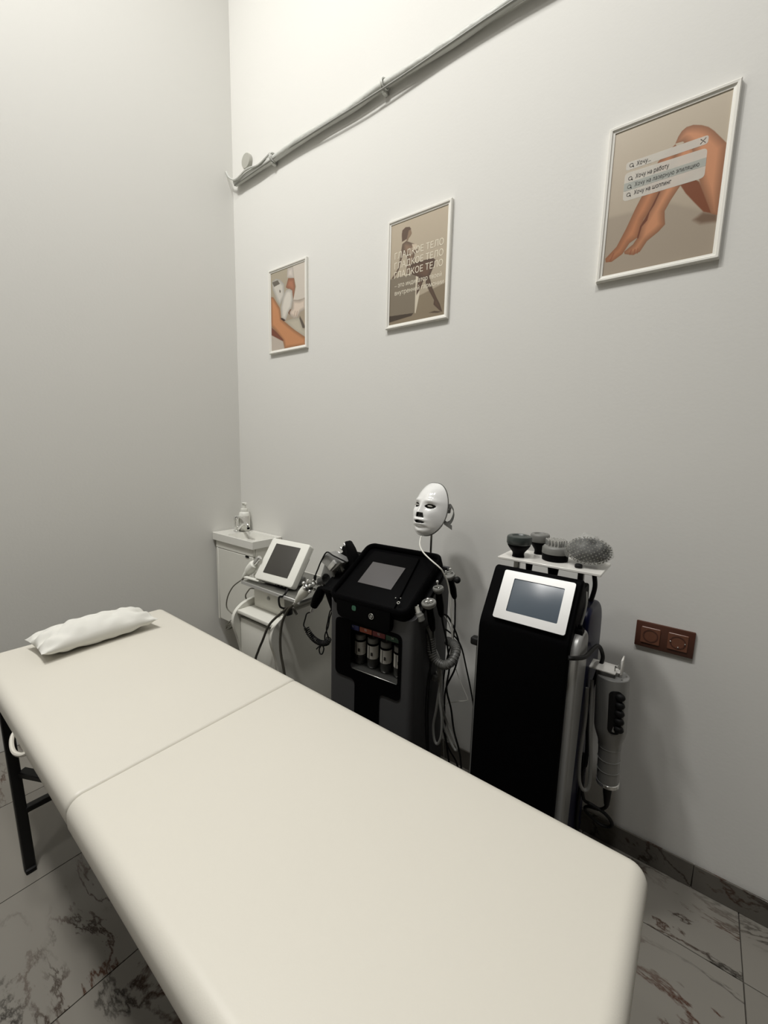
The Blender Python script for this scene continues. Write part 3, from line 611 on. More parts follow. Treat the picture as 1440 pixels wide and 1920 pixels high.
cb = tag(part('spare_cable', lambda b: (tube(b, [(.689, -.385, .705), (.655, -.39, .700), (.622, -.38, .68), (.579, -.37, .638), (.553, -.34, .59), (.545, -.30, .50), (.40, -.27, .42), (.282, -.25, .367), (.208, -.25, .332), (.188, -.25, .299), (.236, -.25, .326), (.282, -.245, .375), (.24, -.24, .372), (.18, -.245, .315), (.22, -.245, .31), (.33, -.24, .38)], .0035, 7)), 'cablegrey'), 'grey cable bundled beside the left side of the white trolley', 'cable')
tag(part('dark_hose', lambda b: tube(b, [(1.085, -.46, .70), (1.052, -.462, .728), (1.0, -.47, .69), (.950, -.50, .63), (.918, -.515, .55), (.885, -.515, .49), (.865, -.52, .42), (.86, -.52, .22), (.9, -.53, .02)], .0055, 9), 'cableolive'), 'dark olive hose hanging in front of the white trolley', 'hose')
# ================================================================== BLACK FACIAL MACHINE
YW = R(4.5)
fm = thing('facial_machine', 'dark grey facial treatment machine with black slanted top and bottle window', 'facial machine', (1.355, -.535, 0), YW)
def body(b):
    box(b, (-.018, .02, .055), (.346, .285, .80))
    for v in b.verts:      # slanted top follows the tray
        if v.co.z > .5 and v.co.y > .2: v.co.z = .975
        elif v.co.z > .5: v.co.z = .845
    es = [e for e in b.edges if abs(e.verts[0].co.x-e.verts[1].co.x) < 1e-5 and abs(e.verts[0].co.y-e.verts[1].co.y) < 1e-5 and e.verts[0].co.y < .1]
    bmesh.ops.bevel(b, geom=es, offset=.022, segments=6, affect='EDGES', profile=.5)
    b.normal_update(); f = min(b.faces, key=lambda q: q.calc_center_median().y+(0 if abs(q.normal.y) > .99 else 9))
    r = bmesh.ops.inset_region(b, faces=[f], thickness=.012)
    X = (.048, .294); Z = (.598, .779); cx = f.calc_center_median()
    for v in f.verts: v.co.x = X[0] if v.co.x < cx.x else X[1]; v.co.z = Z[0] if v.co.z < cx.z else Z[1]
    e = bmesh.ops.extrude_face_region(b, geom=[f]); vs = [q for q in e['geom'] if isinstance(q, bmesh.types.BMVert)]
    bmesh.ops.translate(b, verts=vs, vec=(0, .11, 0)); bmesh.ops.delete(b, geom=[f], context='FACES')
    bmesh.ops.recalc_face_normals(b, faces=b.faces[:])
part('body', body, 'darkgrey', fm, local=True)
def ring(b, outer, inner, y0, th):
    es = []
    for pts in (outer, inner):
        v = [b.verts.new((x, y0, z)) for x, z in pts]; es += [b.edges.new((v[i], v[(i+1) % len(v)])) for i in range(len(v))]
    f = bmesh.ops.triangle_fill(b, use_beauty=True, edges=es)['geom']; f = [q for q in f if isinstance(q, bmesh.types.BMFace)]
    e = bmesh.ops.extrude_face_region(b, geom=f); bmesh.ops.translate(b, verts=[q for q in e['geom'] if isinstance(q, bmesh.types.BMVert)], vec=(0, th, 0))
    bmesh.ops.recalc_face_normals(b, faces=b.faces[:])
plate = rpoly([(.016, .789), (.302, .789), (.302, .548), (.216, .548), (.216, .20), (.108, .20), (.108, .566), (.016, .566)], .022, 6)
part('window_panel', lambda b: ring(b, plate, rrect(.086, .604, .290, .776, .012, 4), .0165, .003), 'blackmatte', fm, local=True, angle=25)
part('recess_lining', lambda b: (box(b, (.050, .122, .60), (.292, .128, .777)), box(b, (.050, .0225, .599), (.056, .128, .777)), box(b, (.287, .0225, .599), (.2925, .128, .777))), 'blackplas', fm, local=True)
part('bottle_shelf', lambda b: box(b, (.057, .0225, .599), (.286, .121, .604), .001, 1), 'steel', fm, local=True)
strip = part('tag_strip', lambda b: box(b, (.057, .030, .748), (.286, .034, .776)), 'blackplas', fm, local=True)
for k, (cm, s) in enumerate((('blue', 'S1'), ('orange', 'S2'), ('red', 'S3'), ('green', 'S4'))):
    x0 = .062+.0565*k
    part('colour_tag', lambda b: box(b, (x0, .0285, .751), (x0+.053, .0305, .774), .0005, 1), cm, strip, local=True)
    text_part('tag_lettering', s, (x0+.021, .0282, .759), (1, 0, 0), (0, 0, 1), .011, 'label', strip, local=True)
def glass_bottle(x, y, lab):
    t = thing('serum_bottle', lab, 'bottle', (x, y, .6045), group='solution bottles in the machine window')
    M0 = Matrix.Translation((x, y, .605))
    part('glass_body', lambda b: lathe(b, [(.017, 0), (.0205, .003), (.021, .012), (.021, .095)], M0, 24), 'liquid', t, angle=50)
    lb_ = part('paper_label', lambda b: lathe(b, [(.0214, .038), (.0214, .088)], M0, 24), 'label', t, angle=50)
    part('label_mark', lambda b: (box(b, (x-.0015, y-.0222, .605+.039), (x+.0005, y-.0216, .605+.087)), box(b, (x+.006, y-.0212, .605+.052), (x+.014, y-.0195, .605+.064))), 'ink', lb_)
    part('neck_ring', lambda b: lathe(b, [(.0216, .0885), (.0216, .096)], M0, 24), 'blackplas', t)
    part('lid', lambda b: lathe(b, [(.0205, .096), (.0205, .112), (.018, .115), (0, .115)], M0, 24), 'greyplas', t)
    part('suction_tube', lambda b: tube(b, [(x, y, .715), (x+.001, y+.006, .735), (x+.002, y+.02, .75)], .0022, 6), 'cablegrey', t)
RM = ROOTM[fm]
for k, lab in enumerate(('leftmost serum bottle in the machine window under the blue and orange tags', 'second serum bottle from the left, beneath the orange tag', 'third serum bottle from the left, beneath the red tag', 'rightmost serum bottle, half hidden by the window edge')):
    q = RM @ Vector((.090+.0575*k, .075, 0)); glass_bottle(q.x, q.y, lab)
# top tray
TH = R(29.5); TM = Matrix.Translation((0, 0, .875)) @ Matrix.Rotation(TH, 4, 'X')   # local: x right, y up the slope, z normal
def tbox(b, p, q, bev): xf(b, box(b, p, q, bev), TM)
def tprism(b, pts, z0, z1, bev): v = prism(b, pts, lambda u, w, d: (u, w, d), z0, z1, bev); xf(b, v, TM)
part('tray', lambda b: tprism(b, rrect(-.008, -.006, .332, .300, .035, 8), -.042, -.012, .008), 'blackmatte', fm, local=True)
def rim(b):
    o = rrect(-.008, -.006, .332, .300, .035, 8); i = rrect(.008, .010, .316, .284, .022, 8); rg = []
    for pts, z in ((o, -.014), (o, .001), ([((a[0]+c[0])/2, (a[1]+c[1])/2) for a, c in zip(o, i)], .006), (i, .001), (i, -.014)):
        rg.append([b.verts.new((x, y, z)) for x, y in pts])
    for a, c in zip(rg, rg[1:]):
        for k in range(len(a)): b.faces.new((a[k], a[(k+1) % len(a)], c[(k+1) % len(a)], c[k]))
    xf(b, b.verts[:], TM)
part('tray_rim', rim, 'blackmatte', fm, local=True, angle=60)
part('screen_housing', lambda b: tprism(b, [(.012, -.004), (.272, -.004), (.245, .262), (.040, .262)], -.013, -.002, .004), 'blackmatte', fm, local=True)
part('display', lambda b: tbox(b, (.073, .084, -.002), (.219, .198, .0006), .0004), 'screen', fm, local=True)
hbx = part('head_box', lambda b: (lambda v: None)(prism(b, [(.036, .868), (.036, .825), (.042, .810), (.056, .802), (.250, .790), (.262, .797), (.266, .812), (.266, .868)], lambda u, v, d: (u, d, v), -.004, .05, .003)), 'blackgloss', fm, local=True, angle=20)
part('round_mark', lambda b: prism(b, rrect(.108, .841, .126, .859, .006, 5), lambda u, v, d: (u, d, v), -.0068, -.0055), 'greenlogo', hbx, local=True)
part('key_ring', lambda b: torus(b, .0095, .0014, axm((.192, -.007, .838), (0, -1, 0)), 24, 6), 'steel', hbx, local=True)
part('knob', lambda b: lathe(b, [(.0055, 0), (.005, .003), (0, .003)], axm((.192, -.006, .838), (0, -1, 0)), 16), 'greyplas', hbx, local=True)
def studs(b):
    for u, v in ((.257, .052), (.275, .056)): xf(b, ball(b, (u, v, .003), .0026, 8), TM)
part('indicator', studs, 'chrome', fm, local=True)
part('rocker_ring', lambda b: torus(b, .0048, .0013, TM @ axm((.277, .036, .003), (0, 0, 1)), 18, 6), 'chrome', fm, local=True)
for x in (.02, .30):
    for y in (.05, .32): part('caster', lambda b: (lathe(b, [(.022, -.01), (.025, -.006), (.025, .006), (.022, .01)], axm((x, y, .0255), (1, 0, 0)), 18), box(b, (x-.007, y-.012, .04), (x+.007, y+.012, .062), .002, 1)), 'rubber', fm, local=True)
part('side_rack', lambda b: (xf(b, box(b, (.328, .05, -.05), (.352, .27, -.03), .003), TM)), 'blackplas', fm, local=True)
part('side_rack', lambda b: (xf(b, box(b, (-.085, .04, -.05), (-.006, .27, -.035), .003), TM)), 'blackplas', fm, local=True)
for zz in (.654, .583): part('port', lambda b: lathe(b, [(.008, 0), (.009, .004), (.011, .006), (.011, .016), (.008, .020), (0, .020)], axm((.3465, .175, zz), (1, -.35, 0)), 18), 'greyplas', fm, local=True, label='grey hose port knob')
part('mask_pole', lambda b: (tube(b, [(1.557, -.165, .86), (1.557, -.165, 1.12)], .0045, 10), box(b, (1.545, -.255, .86), (1.569, -.158, .885), .002, 1)), 'steel', fm)

# ------------------------------------------------------------------ LED mask
mk = thing('led_face_mask', 'glossy white face mask held on a thin pole above the black machine', 'face mask', (1.558, -.175, 1.175))
MW, MH = .077, .106
def g2(x, z, cx, cz, sx, sz): return math.exp(-((x-cx)/sx)**2-((z-cz)/sz)**2)
def rimd(Z): return .026*max(0, -Z)**1.6+.004*max(0, Z)**2
def mdepth(X, Z, r):
    d = .056*(1-r**2.8)+rimd(Z)
    d += .008*math.exp(-((Z-.0)/.9)**2)*(1-abs(X)**2)
    t = max(0, min(1, (.28-Z)/.50)); nose = .017*t**1.1*math.exp(-(X/(.10+.07*t))**2)
    if Z < -.22: nose *= math.exp(-((Z+.22)/.07)**2)
    d += nose
    for s in (-1, 1):
        d -= .009*g2(X, Z, s*.42, .09, .24, .13); d += .006*g2(X, Z, s*.45, .27, .3, .09); d += .004*g2(X, Z, s*.55, -.15, .25, .2)
    d += .010*g2(X, Z, 0, -.445, .32, .06)+.009*g2(X, Z, 0, -.60, .28, .055)-.005*g2(X, Z, 0, -.71, .3, .04)+.012*g2(X, Z, 0, -.87, .32, .12)
    return d
def mout(a):
    c, s = math.cos(a), math.sin(a); c = math.copysign(abs(c)**.74, c); s = math.copysign(abs(s)**.88, s); return (MW*c*(1.02-.10*max(0, -s)**4-.10*max(0, s)**1.6), MH*s)
def mask(b):
    nr, na = 64, 180; rings = []; cen = b.verts.new((0, -mdepth(0, 0, 0), 0))
    def pt(r, a):
        x, z = mout(a); x *= r; z *= r; return (x, -mdepth(x/MW, z/MH, r), z)
    for i in range(1, nr+1): rings.append([b.verts.new(pt(i/nr, 2*PI*k/na)) for k in range(na)])
    for k in range(na): b.faces.new((cen, rings[0][(k+1) % na], rings[0][k]))
    for a, c in zip(rings, rings[1:]):
        for k in range(na): b.faces.new((a[k], a[(k+1) % na], c[(k+1) % na], c[k]))
    kill = []
    for f in b.faces:
        q = f.calc_center_median(); X, Z = q.x/MW, q.z/MH
        eye = any(((X-s*.43)/.255)**2+((Z-.085-(.06*(abs(X)-.43)))/(.085*(1-.25*((X-s*.43)/.255)**2)))**2 < 1 for s in (-1, 1))
        nose = abs(X) < .22+.3*(-.20-Z) and -.36 < Z < -.19
        mouth = (X/.33)**2+((Z+.525)/.055)**2 < 1
        if eye or nose or mouth: kill.append(f)
    bmesh.ops.delete(b, geom=kill, context='FACES')
    ext = b.verts[:]
    bmesh.ops.recalc_face_normals(b, faces=b.faces[:])
    if sum(f.normal.y for f in b.faces) > 0: bmesh.ops.reverse_faces(b, faces=b.faces[:])
MKM = Matrix.Rotation(R(-9), 4, 'Z') @ Matrix.Rotation(R(-13), 4, 'X')
def with_m(fn):
    def f(b): fn(b); b.transform(MKM)
    return f
ms = part('mask_shell', with_m(mask), 'maskwhite', mk, local=True, angle=80)
so = ms.modifiers.new('thickness', 'SOLIDIFY'); so.thickness = .0032; so.offset = -1
def rimt(b):
    P = [Vector((mout(2*PI*k/90)[0], .0012-rimd(mout(2*PI*k/90)[1]/MH), mout(2*PI*k/90)[1])) for k in range(91)]
    tube(b, P, .0021, 6, raw=True)
part('edge_gasket', with_m(rimt), 'strap', mk, local=True)
def liner(b):
    nr, na = 40, 100; rings = []; cen = b.verts.new((0, -mdepth(0, .05, 0)+.012, 0))
    for i in range(1, nr+1):
        rg = []
        for k in range(na):
            x, z = mout(2*PI*k/na); r = i/nr*.93; x *= r; z *= r; rg.append(b.verts.new((x, -(.056*(1-r**2.8)+rimd(z/MH))+.008, z)))
        rings.append(rg)
    for k in range(na): b.faces.new((cen, rings[0][(k+1) % na], rings[0][k]))
    for a, c in zip(rings, rings[1:]):
        for k in range(na): b.faces.new((a[k], a[(k+1) % na], c[(k+1) % na], c[k]))
part('inner_liner', with_m(liner), 'linergrey', mk, local=True, angle=80)
for s in (-1, 1): part('eye_lens', with_m(lambda b: ball(b, (s*.033, -.053, .009), 1, 20, (.0125, .004, .0030))), 'offwhite', mk, local=True)
for k in range(4): part('nose_slat', with_m(lambda b: box(b, (-.013+.0075*k, -.0575, -.040), (-.0105+.0075*k, -.052, -.020), .0005, 1)), 'greyplas', mk, local=True)
def ribbon(b, pts, w, up_, th_=.0012):
    P = smooth(pts, 6); up_ = Vector(up_); rg = []
    for i, p in enumerate(P):
        t = (P[min(i+1, len(P)-1)]-P[max(i-1, 0)]).normalized(); n_ = t.cross(up_).normalized()*th_; u_ = up_*w/2
        rg.append([b.verts.new(p+u_+n_), b.verts.new(p-u_+n_), b.verts.new(p-u_-n_), b.verts.new(p+u_-n_)])
    for a, c in zip(rg, rg[1:]):
        for k in range(4): b.faces.new((a[k], a[(k+1) % 4], c[(k+1) % 4], c[k]))
    b.faces.new(rg[0][::-1]); b.faces.new(rg[-1])
part('head_strap', with_m(lambda b: (ribbon(b, [(.074, .004, .018), (.082, .010, .026), (.096, .014, .010), (.097, .018, -.010), (.088, .02, -.034), (.080, .01, -.045)], .016, (-.35, 0, .93)))), 'strap', mk, local=True)
part('head_strap', with_m(lambda b: (ribbon(b, [(.074, -.002, -.040), (.086, .010, -.048), (.102, .016, -.056)], .018, (-.2, 0, .97)), ribbon(b, [(-.074, .004, .015), (-.06, .05, .012), (0, .075, .008), (.05, .055, .008), (.078, .010, .020)], .016, (0, 0, 1)))), 'strap', mk, local=True)
part('pole_clip', lambda b: (box(b, (1.548, -.182, 1.085), (1.567, -.152, 1.125), .003), ), 'greyplas', mk)
mcb = part('mask_cable', lambda b: tube(b, [(1.560, -.245, 1.078), (1.566, -.262, 1.070), (1.590, -.30, 1.055), (1.625, -.33, 1.04), (1.668, -.345, 1.022), (1.700, -.345, 1.004), (1.712, -.335, .985), (1.722, -.31, .93), (1.734, -.30, .82), (1.738, -.29, .72), (1.72, -.28, .64), (1.672, -.27, .60)], .0026, 8), 'cablewhite')
tag(mcb, 'white cable running from the mask chin over the machine', 'cable')

# ------------------------------------------------------------------ handpieces on the right side
def round_head(name, label, o, d, r, topm, studs_, L=.11):
    t = thing(name, label, 'handpiece', o); d = Vector(d).normalized(); A = axm(o, d)
    part('disc', lambda b: lathe(b, [(r*.5, -.018), (r*.9, -.010), (r, -.004), (r, .002), (r*.92, .005), (r*.70, .005), (r*.66, .002), (0, .002)], A, 30), topm, t, angle=30)
    part('grip', lambda b: lathe(b, [(.006, -L), (.010, -L+.01), (.0135, -L*.6), (.012, -.03), (r*.55, -.0175)], A, 20), 'blackplas', t)
    for p, k, m_ in studs_: part('electrode', lambda b: (xf(b, lathe(b, [(k*.5, .002), (k*.4, .004), (k*.35, max(.004, p[2]-k)), (k*.35, p[2])], None, 12), A @ Matrix.Translation((p[0], p[1], 0))), xf(b, ball(b, p, k, 14), A)), m_, t)
    return t
h1 = round_head('radio_frequency_head', 'large round handpiece with three silver studs, frontmost on the black machine', (1.709, -.42, .897), (-.06, -.25, 1), .0255, 'greyplas', [((.009, .004, .006), .0075, 'chrome'), ((-.009, .006, .006), .0075, 'chrome'), ((0, -.009, .006), .0075, 'chrome')])
h2 = round_head('ring_handpiece', 'middle round handpiece with a grey ring and one metal pin', (1.706, -.355, .930), (-.06, -.2, 1), .0195, 'greyplas', [((0, 0, .026), .0052, 'chrome'), ((.007, -.004, .004), .005, 'steel'), ((-.007, -.002, .004), .005, 'steel')])
h3 = round_head('flat_disc_handpiece', 'rearmost handpiece with translucent disc and two small balls', (1.710, -.285, .963), (-.02, -.4, .85), .021, 'greyplas', [((.002, .010, .020), .0052, 'chrome'), ((-.012, .0, .014), .0042, 'chrome')])
part('cable', lambda b: tube(b, [(1.716, -.393, .795), (1.712, -.388, .76), (1.706, -.385, .70), (1.702, -.38, .60), (1.700, -.38, .494), (1.704, -.38, .413), (1.712, -.38, .30), (1.73, -.38, .12), (1.76, -.38, .012)], .0032, 7), 'rubber', h1)
part('cable', lambda b: tube(b, [(1.713, -.333, .826), (1.716, -.325, .79), (1.722, -.305, .725), (1.736, -.30, .626), (1.729, -.30, .538), (1.752, -.30, .464), (1.768, -.30, .385), (1.80, -.30, .29), (1.81, -.28, .10), (1.82, -.26, .012)], .0035, 7), 'rubber', h2)
part('cable', lambda b: tube(b, [(1.714, -.240, .862), (1.722, -.25, .83), (1.732, -.27, .741), (1.712, -.28, .629), (1.702, -.28, .512), (1.706, -.28, .384), (1.737, -.28, .292), (1.774, -.27, .23), (1.79, -.25, .10), (1.80, -.22, .012)], .0032, 7), 'rubber', h3)
tag(part('black_knob_clip', lambda b: (ball(b, (1.742, -.285, .952), .0125, 14), lathe(b, [(.006, 0), (.006, .02)], axm((1.722, -.285, .948), (1, 0, .1)), 10)), 'rubber'), 'black round knob jutting out right of the rearmost handpiece', 'knob')
cn = thing('tube_connector', 'white plastic hose connector hanging at the front right machine corner', 'connector', (1.685, -.46, .86))
cdv = (-.35, -.15, 1)
part('connector_body', lambda b: lathe(b, [(.008, -.022), (.0145, -.018), (.0155, .0), (.0125, .004), (.0125, .010), (.009, .012)], axm((1.692, -.45, .858), cdv), 20), 'greyplas', cn)
part('connector_spout', lambda b: lathe(b, [(.0085, .012), (.0085, .028), (.0095, .034), (.0075, .034), (.0065, .020)], axm((1.692, -.45, .858), cdv), 20), 'whiteplas', cn)
hh = thing('corrugated_hose', 'grey corrugated hose looping beside the black machine', 'hose', (1.70, -.36, .72))
hpath = [(1.700, -.385, .80), (1.700, -.385, .765), (1.702, -.38, .731), (1.708, -.38, .700), (1.722, -.378, .678), (1.750, -.375, .668), (1.774, -.365, .682), (1.778, -.34, .705), (1.762, -.31, .715), (1.735, -.29, .715), (1.712, -.28, .71)]
part('hose', lambda b: tube(b, hpath, .0150, 14), 'hosegrey', hh)
part('hose_ribs', lambda b: tube(b, helix(hpath[1:], 30, .0152, 16), .0019, 5, raw=True), 'hosegrey', hh)
for lbl, m_, pth, r_ in (
 ('thin white wire drooping from the machine side in a sharp bend', 'cablewhite', [(1.672, -.25, .80), (1.708, -.25, .745), (1.725, -.25, .634), (1.756, -.25, .559), (1.790, -.25, .500), (1.786, -.25, .487), (1.746, -.25, .466), (1.700, -.25, .431), (1.694, -.25, .34), (1.71, -.24, .15), (1.73, -.23, .006)], .0014),
 ('grey looped cable, narrow loop behind the corrugated hose', 'cablesilver', [(1.675, -.34, .72), (1.715, -.35, .68), (1.735, -.36, .62), (1.730, -.36, .55), (1.723, -.36, .48), (1.714, -.36, .414), (1.721, -.36, .362), (1.735, -.36, .350), (1.748, -.36, .388), (1.747, -.36, .461), (1.735, -.36, .524), (1.726, -.355, .60), (1.712, -.35, .66), (1.675, -.34, .69)], .0048),
 ('grey looped cable, wider loop hanging lower towards the wall', 'cablesilver', [(1.67, -.29, .64), (1.704, -.30, .58), (1.712, -.30, .468), (1.738, -.30, .403), (1.768, -.30, .352), (1.785, -.30, .323), (1.776, -.30, .312), (1.745, -.30, .350), (1.722, -.305, .407), (1.710, -.31, .49), (1.70, -.31, .56), (1.67, -.30, .60)], .0048),
 ('thin black cable hanging straight beside the machine body', 'rubber', [(1.675, -.40, .80), (1.702, -.40, .77), (1.712, -.39, .685), (1.700, -.39, .60), (1.697, -.39, .494), (1.702, -.39, .40), (1.712, -.39, .30), (1.72, -.40, .15), (1.74, -.41, .01)], .003),
 ('black cable crossing behind the corrugated hose to the floor', 'rubber', [(1.672, -.26, .80), (1.705, -.26, .79), (1.745, -.25, .70), (1.735, -.25, .60), (1.70, -.25, .50), (1.70, -.25, .40), (1.72, -.25, .25), (1.76, -.24, .08), (1.83, -.24, .006)], .0035),
 ('black cable curving close to the wall behind the others', 'rubber', [(1.668, -.24, .74), (1.72, -.20, .68), (1.745, -.17, .56), (1.775, -.15, .40), (1.785, -.14, .25), (1.81, -.13, .10), (1.83, -.13, .006)], .003)):
    tag(part('hanging_cable', lambda b: tube(b, pth, r_, 8), m_), lbl, 'cable')

# ------------------------------------------------------------------ handpieces on the left side
rh = thing('roller_handpiece', 'white handpiece with cluster of chrome massage balls leaning on the glass shelf', 'handpiece', (1.15, -.45, .79))
ra = Vector((1.105, -.475, .772)); rd = Vector((.085, -.01, .085)).normalized()
part('handle', lambda b: lathe(b, [(.008, -.012), (.0085, .0), (.0125, .008), (.016, .035), (.0205, .055), (.021, .085), (.018, .105)], axm(ra, rd), 24), 'whiteplas', rh, angle=30)
part('cable_nozzle', lambda b: lathe(b, [(.0045, -.04), (.0085, -.012)], axm(ra, rd), 16), 'chrome', rh)
part('ball_frame', lambda b: lathe(b, [(.016, .104), (.019, .110), (.017, .122), (.010, .126)], axm(ra, rd), 20), 'steel', rh)
rx = rd.orthogonal().normalized(); ry = rd.cross(rx)
for k in range(9):
    a = 2*PI*k/6 if k < 6 else 2*PI*k/3+.5; q = .024 if k < 6 else .010; c = ra+rd*(.118 if k < 6 else .136)+(rx*math.cos(a)+ry*math.sin(a))*q
    part('massage_ball', lambda b: (ball(b, c, .0075, 14), tube(b, [ra+rd*.112, c], .002, 6, raw=True)), 'chrome', rh)
part('clip_prong', lambda b: (tube(b, [ra+rd*.125+rx*.01, ra+rd*.15+rx*.014, ra+rd*.165-rx*.004], .004, 8), tube(b, [ra+rd*.125-rx*.012, ra+rd*.155-rx*.014], .004, 8)), 'chrome', rh)
part('cable', lambda b: tube(b, [ra-rd*.038, (1.060, -.485, .722), (1.040, -.50, .670), (1.036, -.51, .60), (1.045, -.515, .53), (1.075, -.52, .44), (1.10, -.53, .30), (1.13, -.54, .1), (1.18, -.54, .008)], .0055, 9), 'cableolive', rh)
cu = thing('suction_cup', 'translucent cup-shaped handpiece tip beside the chrome balls', 'handpiece', (1.27, -.46, .90))
part('cup', lambda b: lathe(b, [(.010, -.02), (.016, -.01), (.019, .012), (.024, .03), (.0225, .031), (.016, .012), (.010, -.006)], axm((1.235, -.46, .88), (.9, 0, .42)), 24), MAT['liquid'], cu, angle=50)
part('cup_collar', lambda b: lathe(b, [(.011, -.03), (.013, -.012)], axm((1.235, -.46, .88), (.9, 0, .42)), 18), 'chrome', cu)
sp = thing('angular_handpiece', 'silver grey angular ultrasound handpiece pointing up beside the tablet device', 'handpiece', (1.24, -.42, .93))
def angular(b):
    # wedge-shaped head: faceted solid from the silhouette, real depth in y
    o = [(1.222, .955), (1.238, .985), (1.252, .996), (1.300, .978), (1.312, .962), (1.272, .922), (1.262, .928)]
    prism(b, o, lambda u, v, d: (u, d+(u-1.25)*.25, v), -.445, -.395, .004, 2)
part('head', angular, 'silver', sp)
part('treatment_plate', lambda b: box(b, (-.010, -.006, -.024), (.010, .006, .024), .003, 2, Matrix.Translation((1.282, -.448, .952)) @ Matrix.Rotation(R(42), 4, 'Y')), 'alu', sp)
part('neck', lambda b: prism(b, [(1.224, .955), (1.245, .940), (1.262, .928), (1.268, .905), (1.285, .893), (1.262, .868), (1.215, .862), (1.197, .885)], lambda u, v, d: (u, d, v), -.43, -.40, .004, 2), 'silver', sp)
part('cable', lambda b: tube(b, [(1.330, -.415, .965), (1.29, -.45, .992), (1.255, -.452, 1.000), (1.222, -.45, .958), (1.205, -.45, .925), (1.190, -.452, .89), (1.183, -.45, .86)], .003, 7), 'rubber', sp)
part('cable_sleeve', lambda b: tube(b, [(1.190, -.452, .892), (1.181, -.45, .858)], .006, 8), 'rubber', sp)
fn = thing('finned_handpiece', 'black fan-shaped handpiece with stepped silver tips beside the screen', 'handpiece', (1.30, -.37, .95))
part('fin_shell', lambda b: prism(b, [(1.345, .880), (1.352, .940), (1.338, .985), (1.318, 1.012), (1.293, 1.034), (1.283, 1.036), (1.286, 1.020), (1.276, 1.008), (1.268, 1.014), (1.262, 1.004), (1.270, .992), (1.256, .982), (1.262, .960), (1.252, .90), (1.27, .87)], lambda u, v, d: (u, d-(u-1.3)*.2, v), -.385, -.345, .006, 2), 'blackplas', fn)
for x, z in ((1.256, 1.006), (1.275, 1.024), (1.244, .984)):
    part('silver_tip', lambda b: lathe(b, [(.0055, 0), (.0055, .010), (.004, .013), (0, .013)], axm((x+.008, -.372, z-.006), (-.8, -.1, .45)), 14), 'alu', fn)
part('silver_blade', lambda b: prism(b, [(1.268, .962), (1.278, .968), (1.306, .930), (1.300, .918)], lambda u, v, d: (u, d, v), -.412, -.402, .002, 1), 'greyplas', fn)
bk = thing('black_handpiece', 'matte black wand hanging at the left edge of the facial machine', 'handpiece', (1.25, -.42, .82))
part('wand', lambda b: lathe(b, [(.008, -.09), (.014, -.08), (.020, -.03), (.024, .02), (.022, .06), (.012, .07)], axm((1.248, -.425, .835), (-.35, .0, 1)), 22), 'blackplas', bk)
part('wand_collar', lambda b: lathe(b, [(.006, -.115), (.009, -.088)], axm((1.248, -.425, .835), (-.35, .0, 1)), 16), 'greyplas', bk)
b2 = thing('black_probe', 'short black probe with a silver plug under the roller handpiece', 'handpiece', (1.16, -.42, .76))
part('probe', lambda b: lathe(b, [(.009, -.05), (.016, -.045), (.022, .0), (.020, .05), (.012, .06)], axm((1.175, -.425, .785), (.55, 0, 1)), 20), 'blackplas', b2)
part('plug', lambda b: lathe(b, [(.005, -.082), (.0065, -.075), (.0065, -.062), (.009, -.05)], axm((1.175, -.425, .785), (.55, 0, 1)), 16), 'chrome', b2)
part('cable', lambda b: tube(b, [(1.136, -.425, .714), (1.110, -.425, .700), (1.093, -.42, .670), (1.083, -.42, .637), (1.100, -.42, .625)], .003, 7), 'rubber', b2)
cc = thing('coiled_cord', 'black coiled cord tied in a hanging loop left of the machine', 'cord', (1.17, -.42, .6))
part('coil', lambda b: tube(b, helix([(1.100, -.42, .632), (1.118, -.42, .612), (1.150, -.42, .594), (1.190, -.42, .590), (1.225, -.42, .602), (1.238, -.42, .625)], 20, .0105, 14), .0026, 6, raw=True), 'rubber', cc)
part('lead', lambda b: tube(b, [(1.236, -.42, .625), (1.228, -.425, .66), (1.236, -.425, .70), (1.248, -.425, .745), (1.262, -.425, .76)], .0028, 7), 'rubber', cc)
part('lead', lambda b: tube(b, [(1.215, -.42, .600), (1.225, -.43, .64), (1.243, -.43, .68), (1.252, -.43, .72), (1.262, -.425, .755)], .0028, 7), 'rubber', cc)
part('cord_tie', lambda b: (tube(b, [(1.205, -.425, .592), (1.192, -.43, .568), (1.196, -.43, .548), (1.210, -.43, .552), (1.213, -.425, .575), (1.200, -.425, .590)], .003, 7), tube(b, [(1.205, -.425, .590), (1.188, -.432, .575), (1.176, -.432, .562)], .0028, 7), ball(b, (1.205, -.42, .588), .008, 10)), 'rubber', cc)

# ================================================================== BLACK TOWER
tw = thing('slimming_tower', 'tall black machine tower with silver framed screen and white top shelf', 'beauty tower', (2.04, -.28, 0))
def tower(b):
    o = [(-.452, .045), (-.452, .880), (-.449, .898), (-.441, .914), (-.356, 1.044), (-.349, 1.051), (-.338, 1.053), (-.328, 1.050), (-.322, 1.030), (-.415, .885), (-.425, .86), (-.425, .045)]
    prism(b, rpoly(o, .006, 3), lambda u, v, d: (d, u, v), 1.905, 2.164, .007, 3)
part('front_shell', tower, 'blackmatte', tw, angle=35)
def tfill(b): prism(b, [(-.424, .05), (-.424, .86), (-.34, 1.02), (-.24, 1.02), (-.22, .93), (-.22, .05)], lambda u, v, d: (d, u, v), 1.925, 2.160, .006, 2)
part('inner_column', tfill, 'blackplas', tw)
def silver_side(x, s):
    def f(b):
        prof = [(-.436, .05), (-.436, .88), (-.405, .915), (-.350, .920), (-.318, .895), (-.312, .80), (-.328, .55), (-.345, .30), (-.352, .05)]
        v = prism(b, rpoly(prof, .02, 4), lambda u, w, d: (d, u, w), x, x+s*.030, .011, 5)
    return f
part('silver_side', silver_side(2.156, 1), 'silver', tw, angle=50)
part('silver_side', silver_side(1.925, -1), 'silver', tw, angle=50)
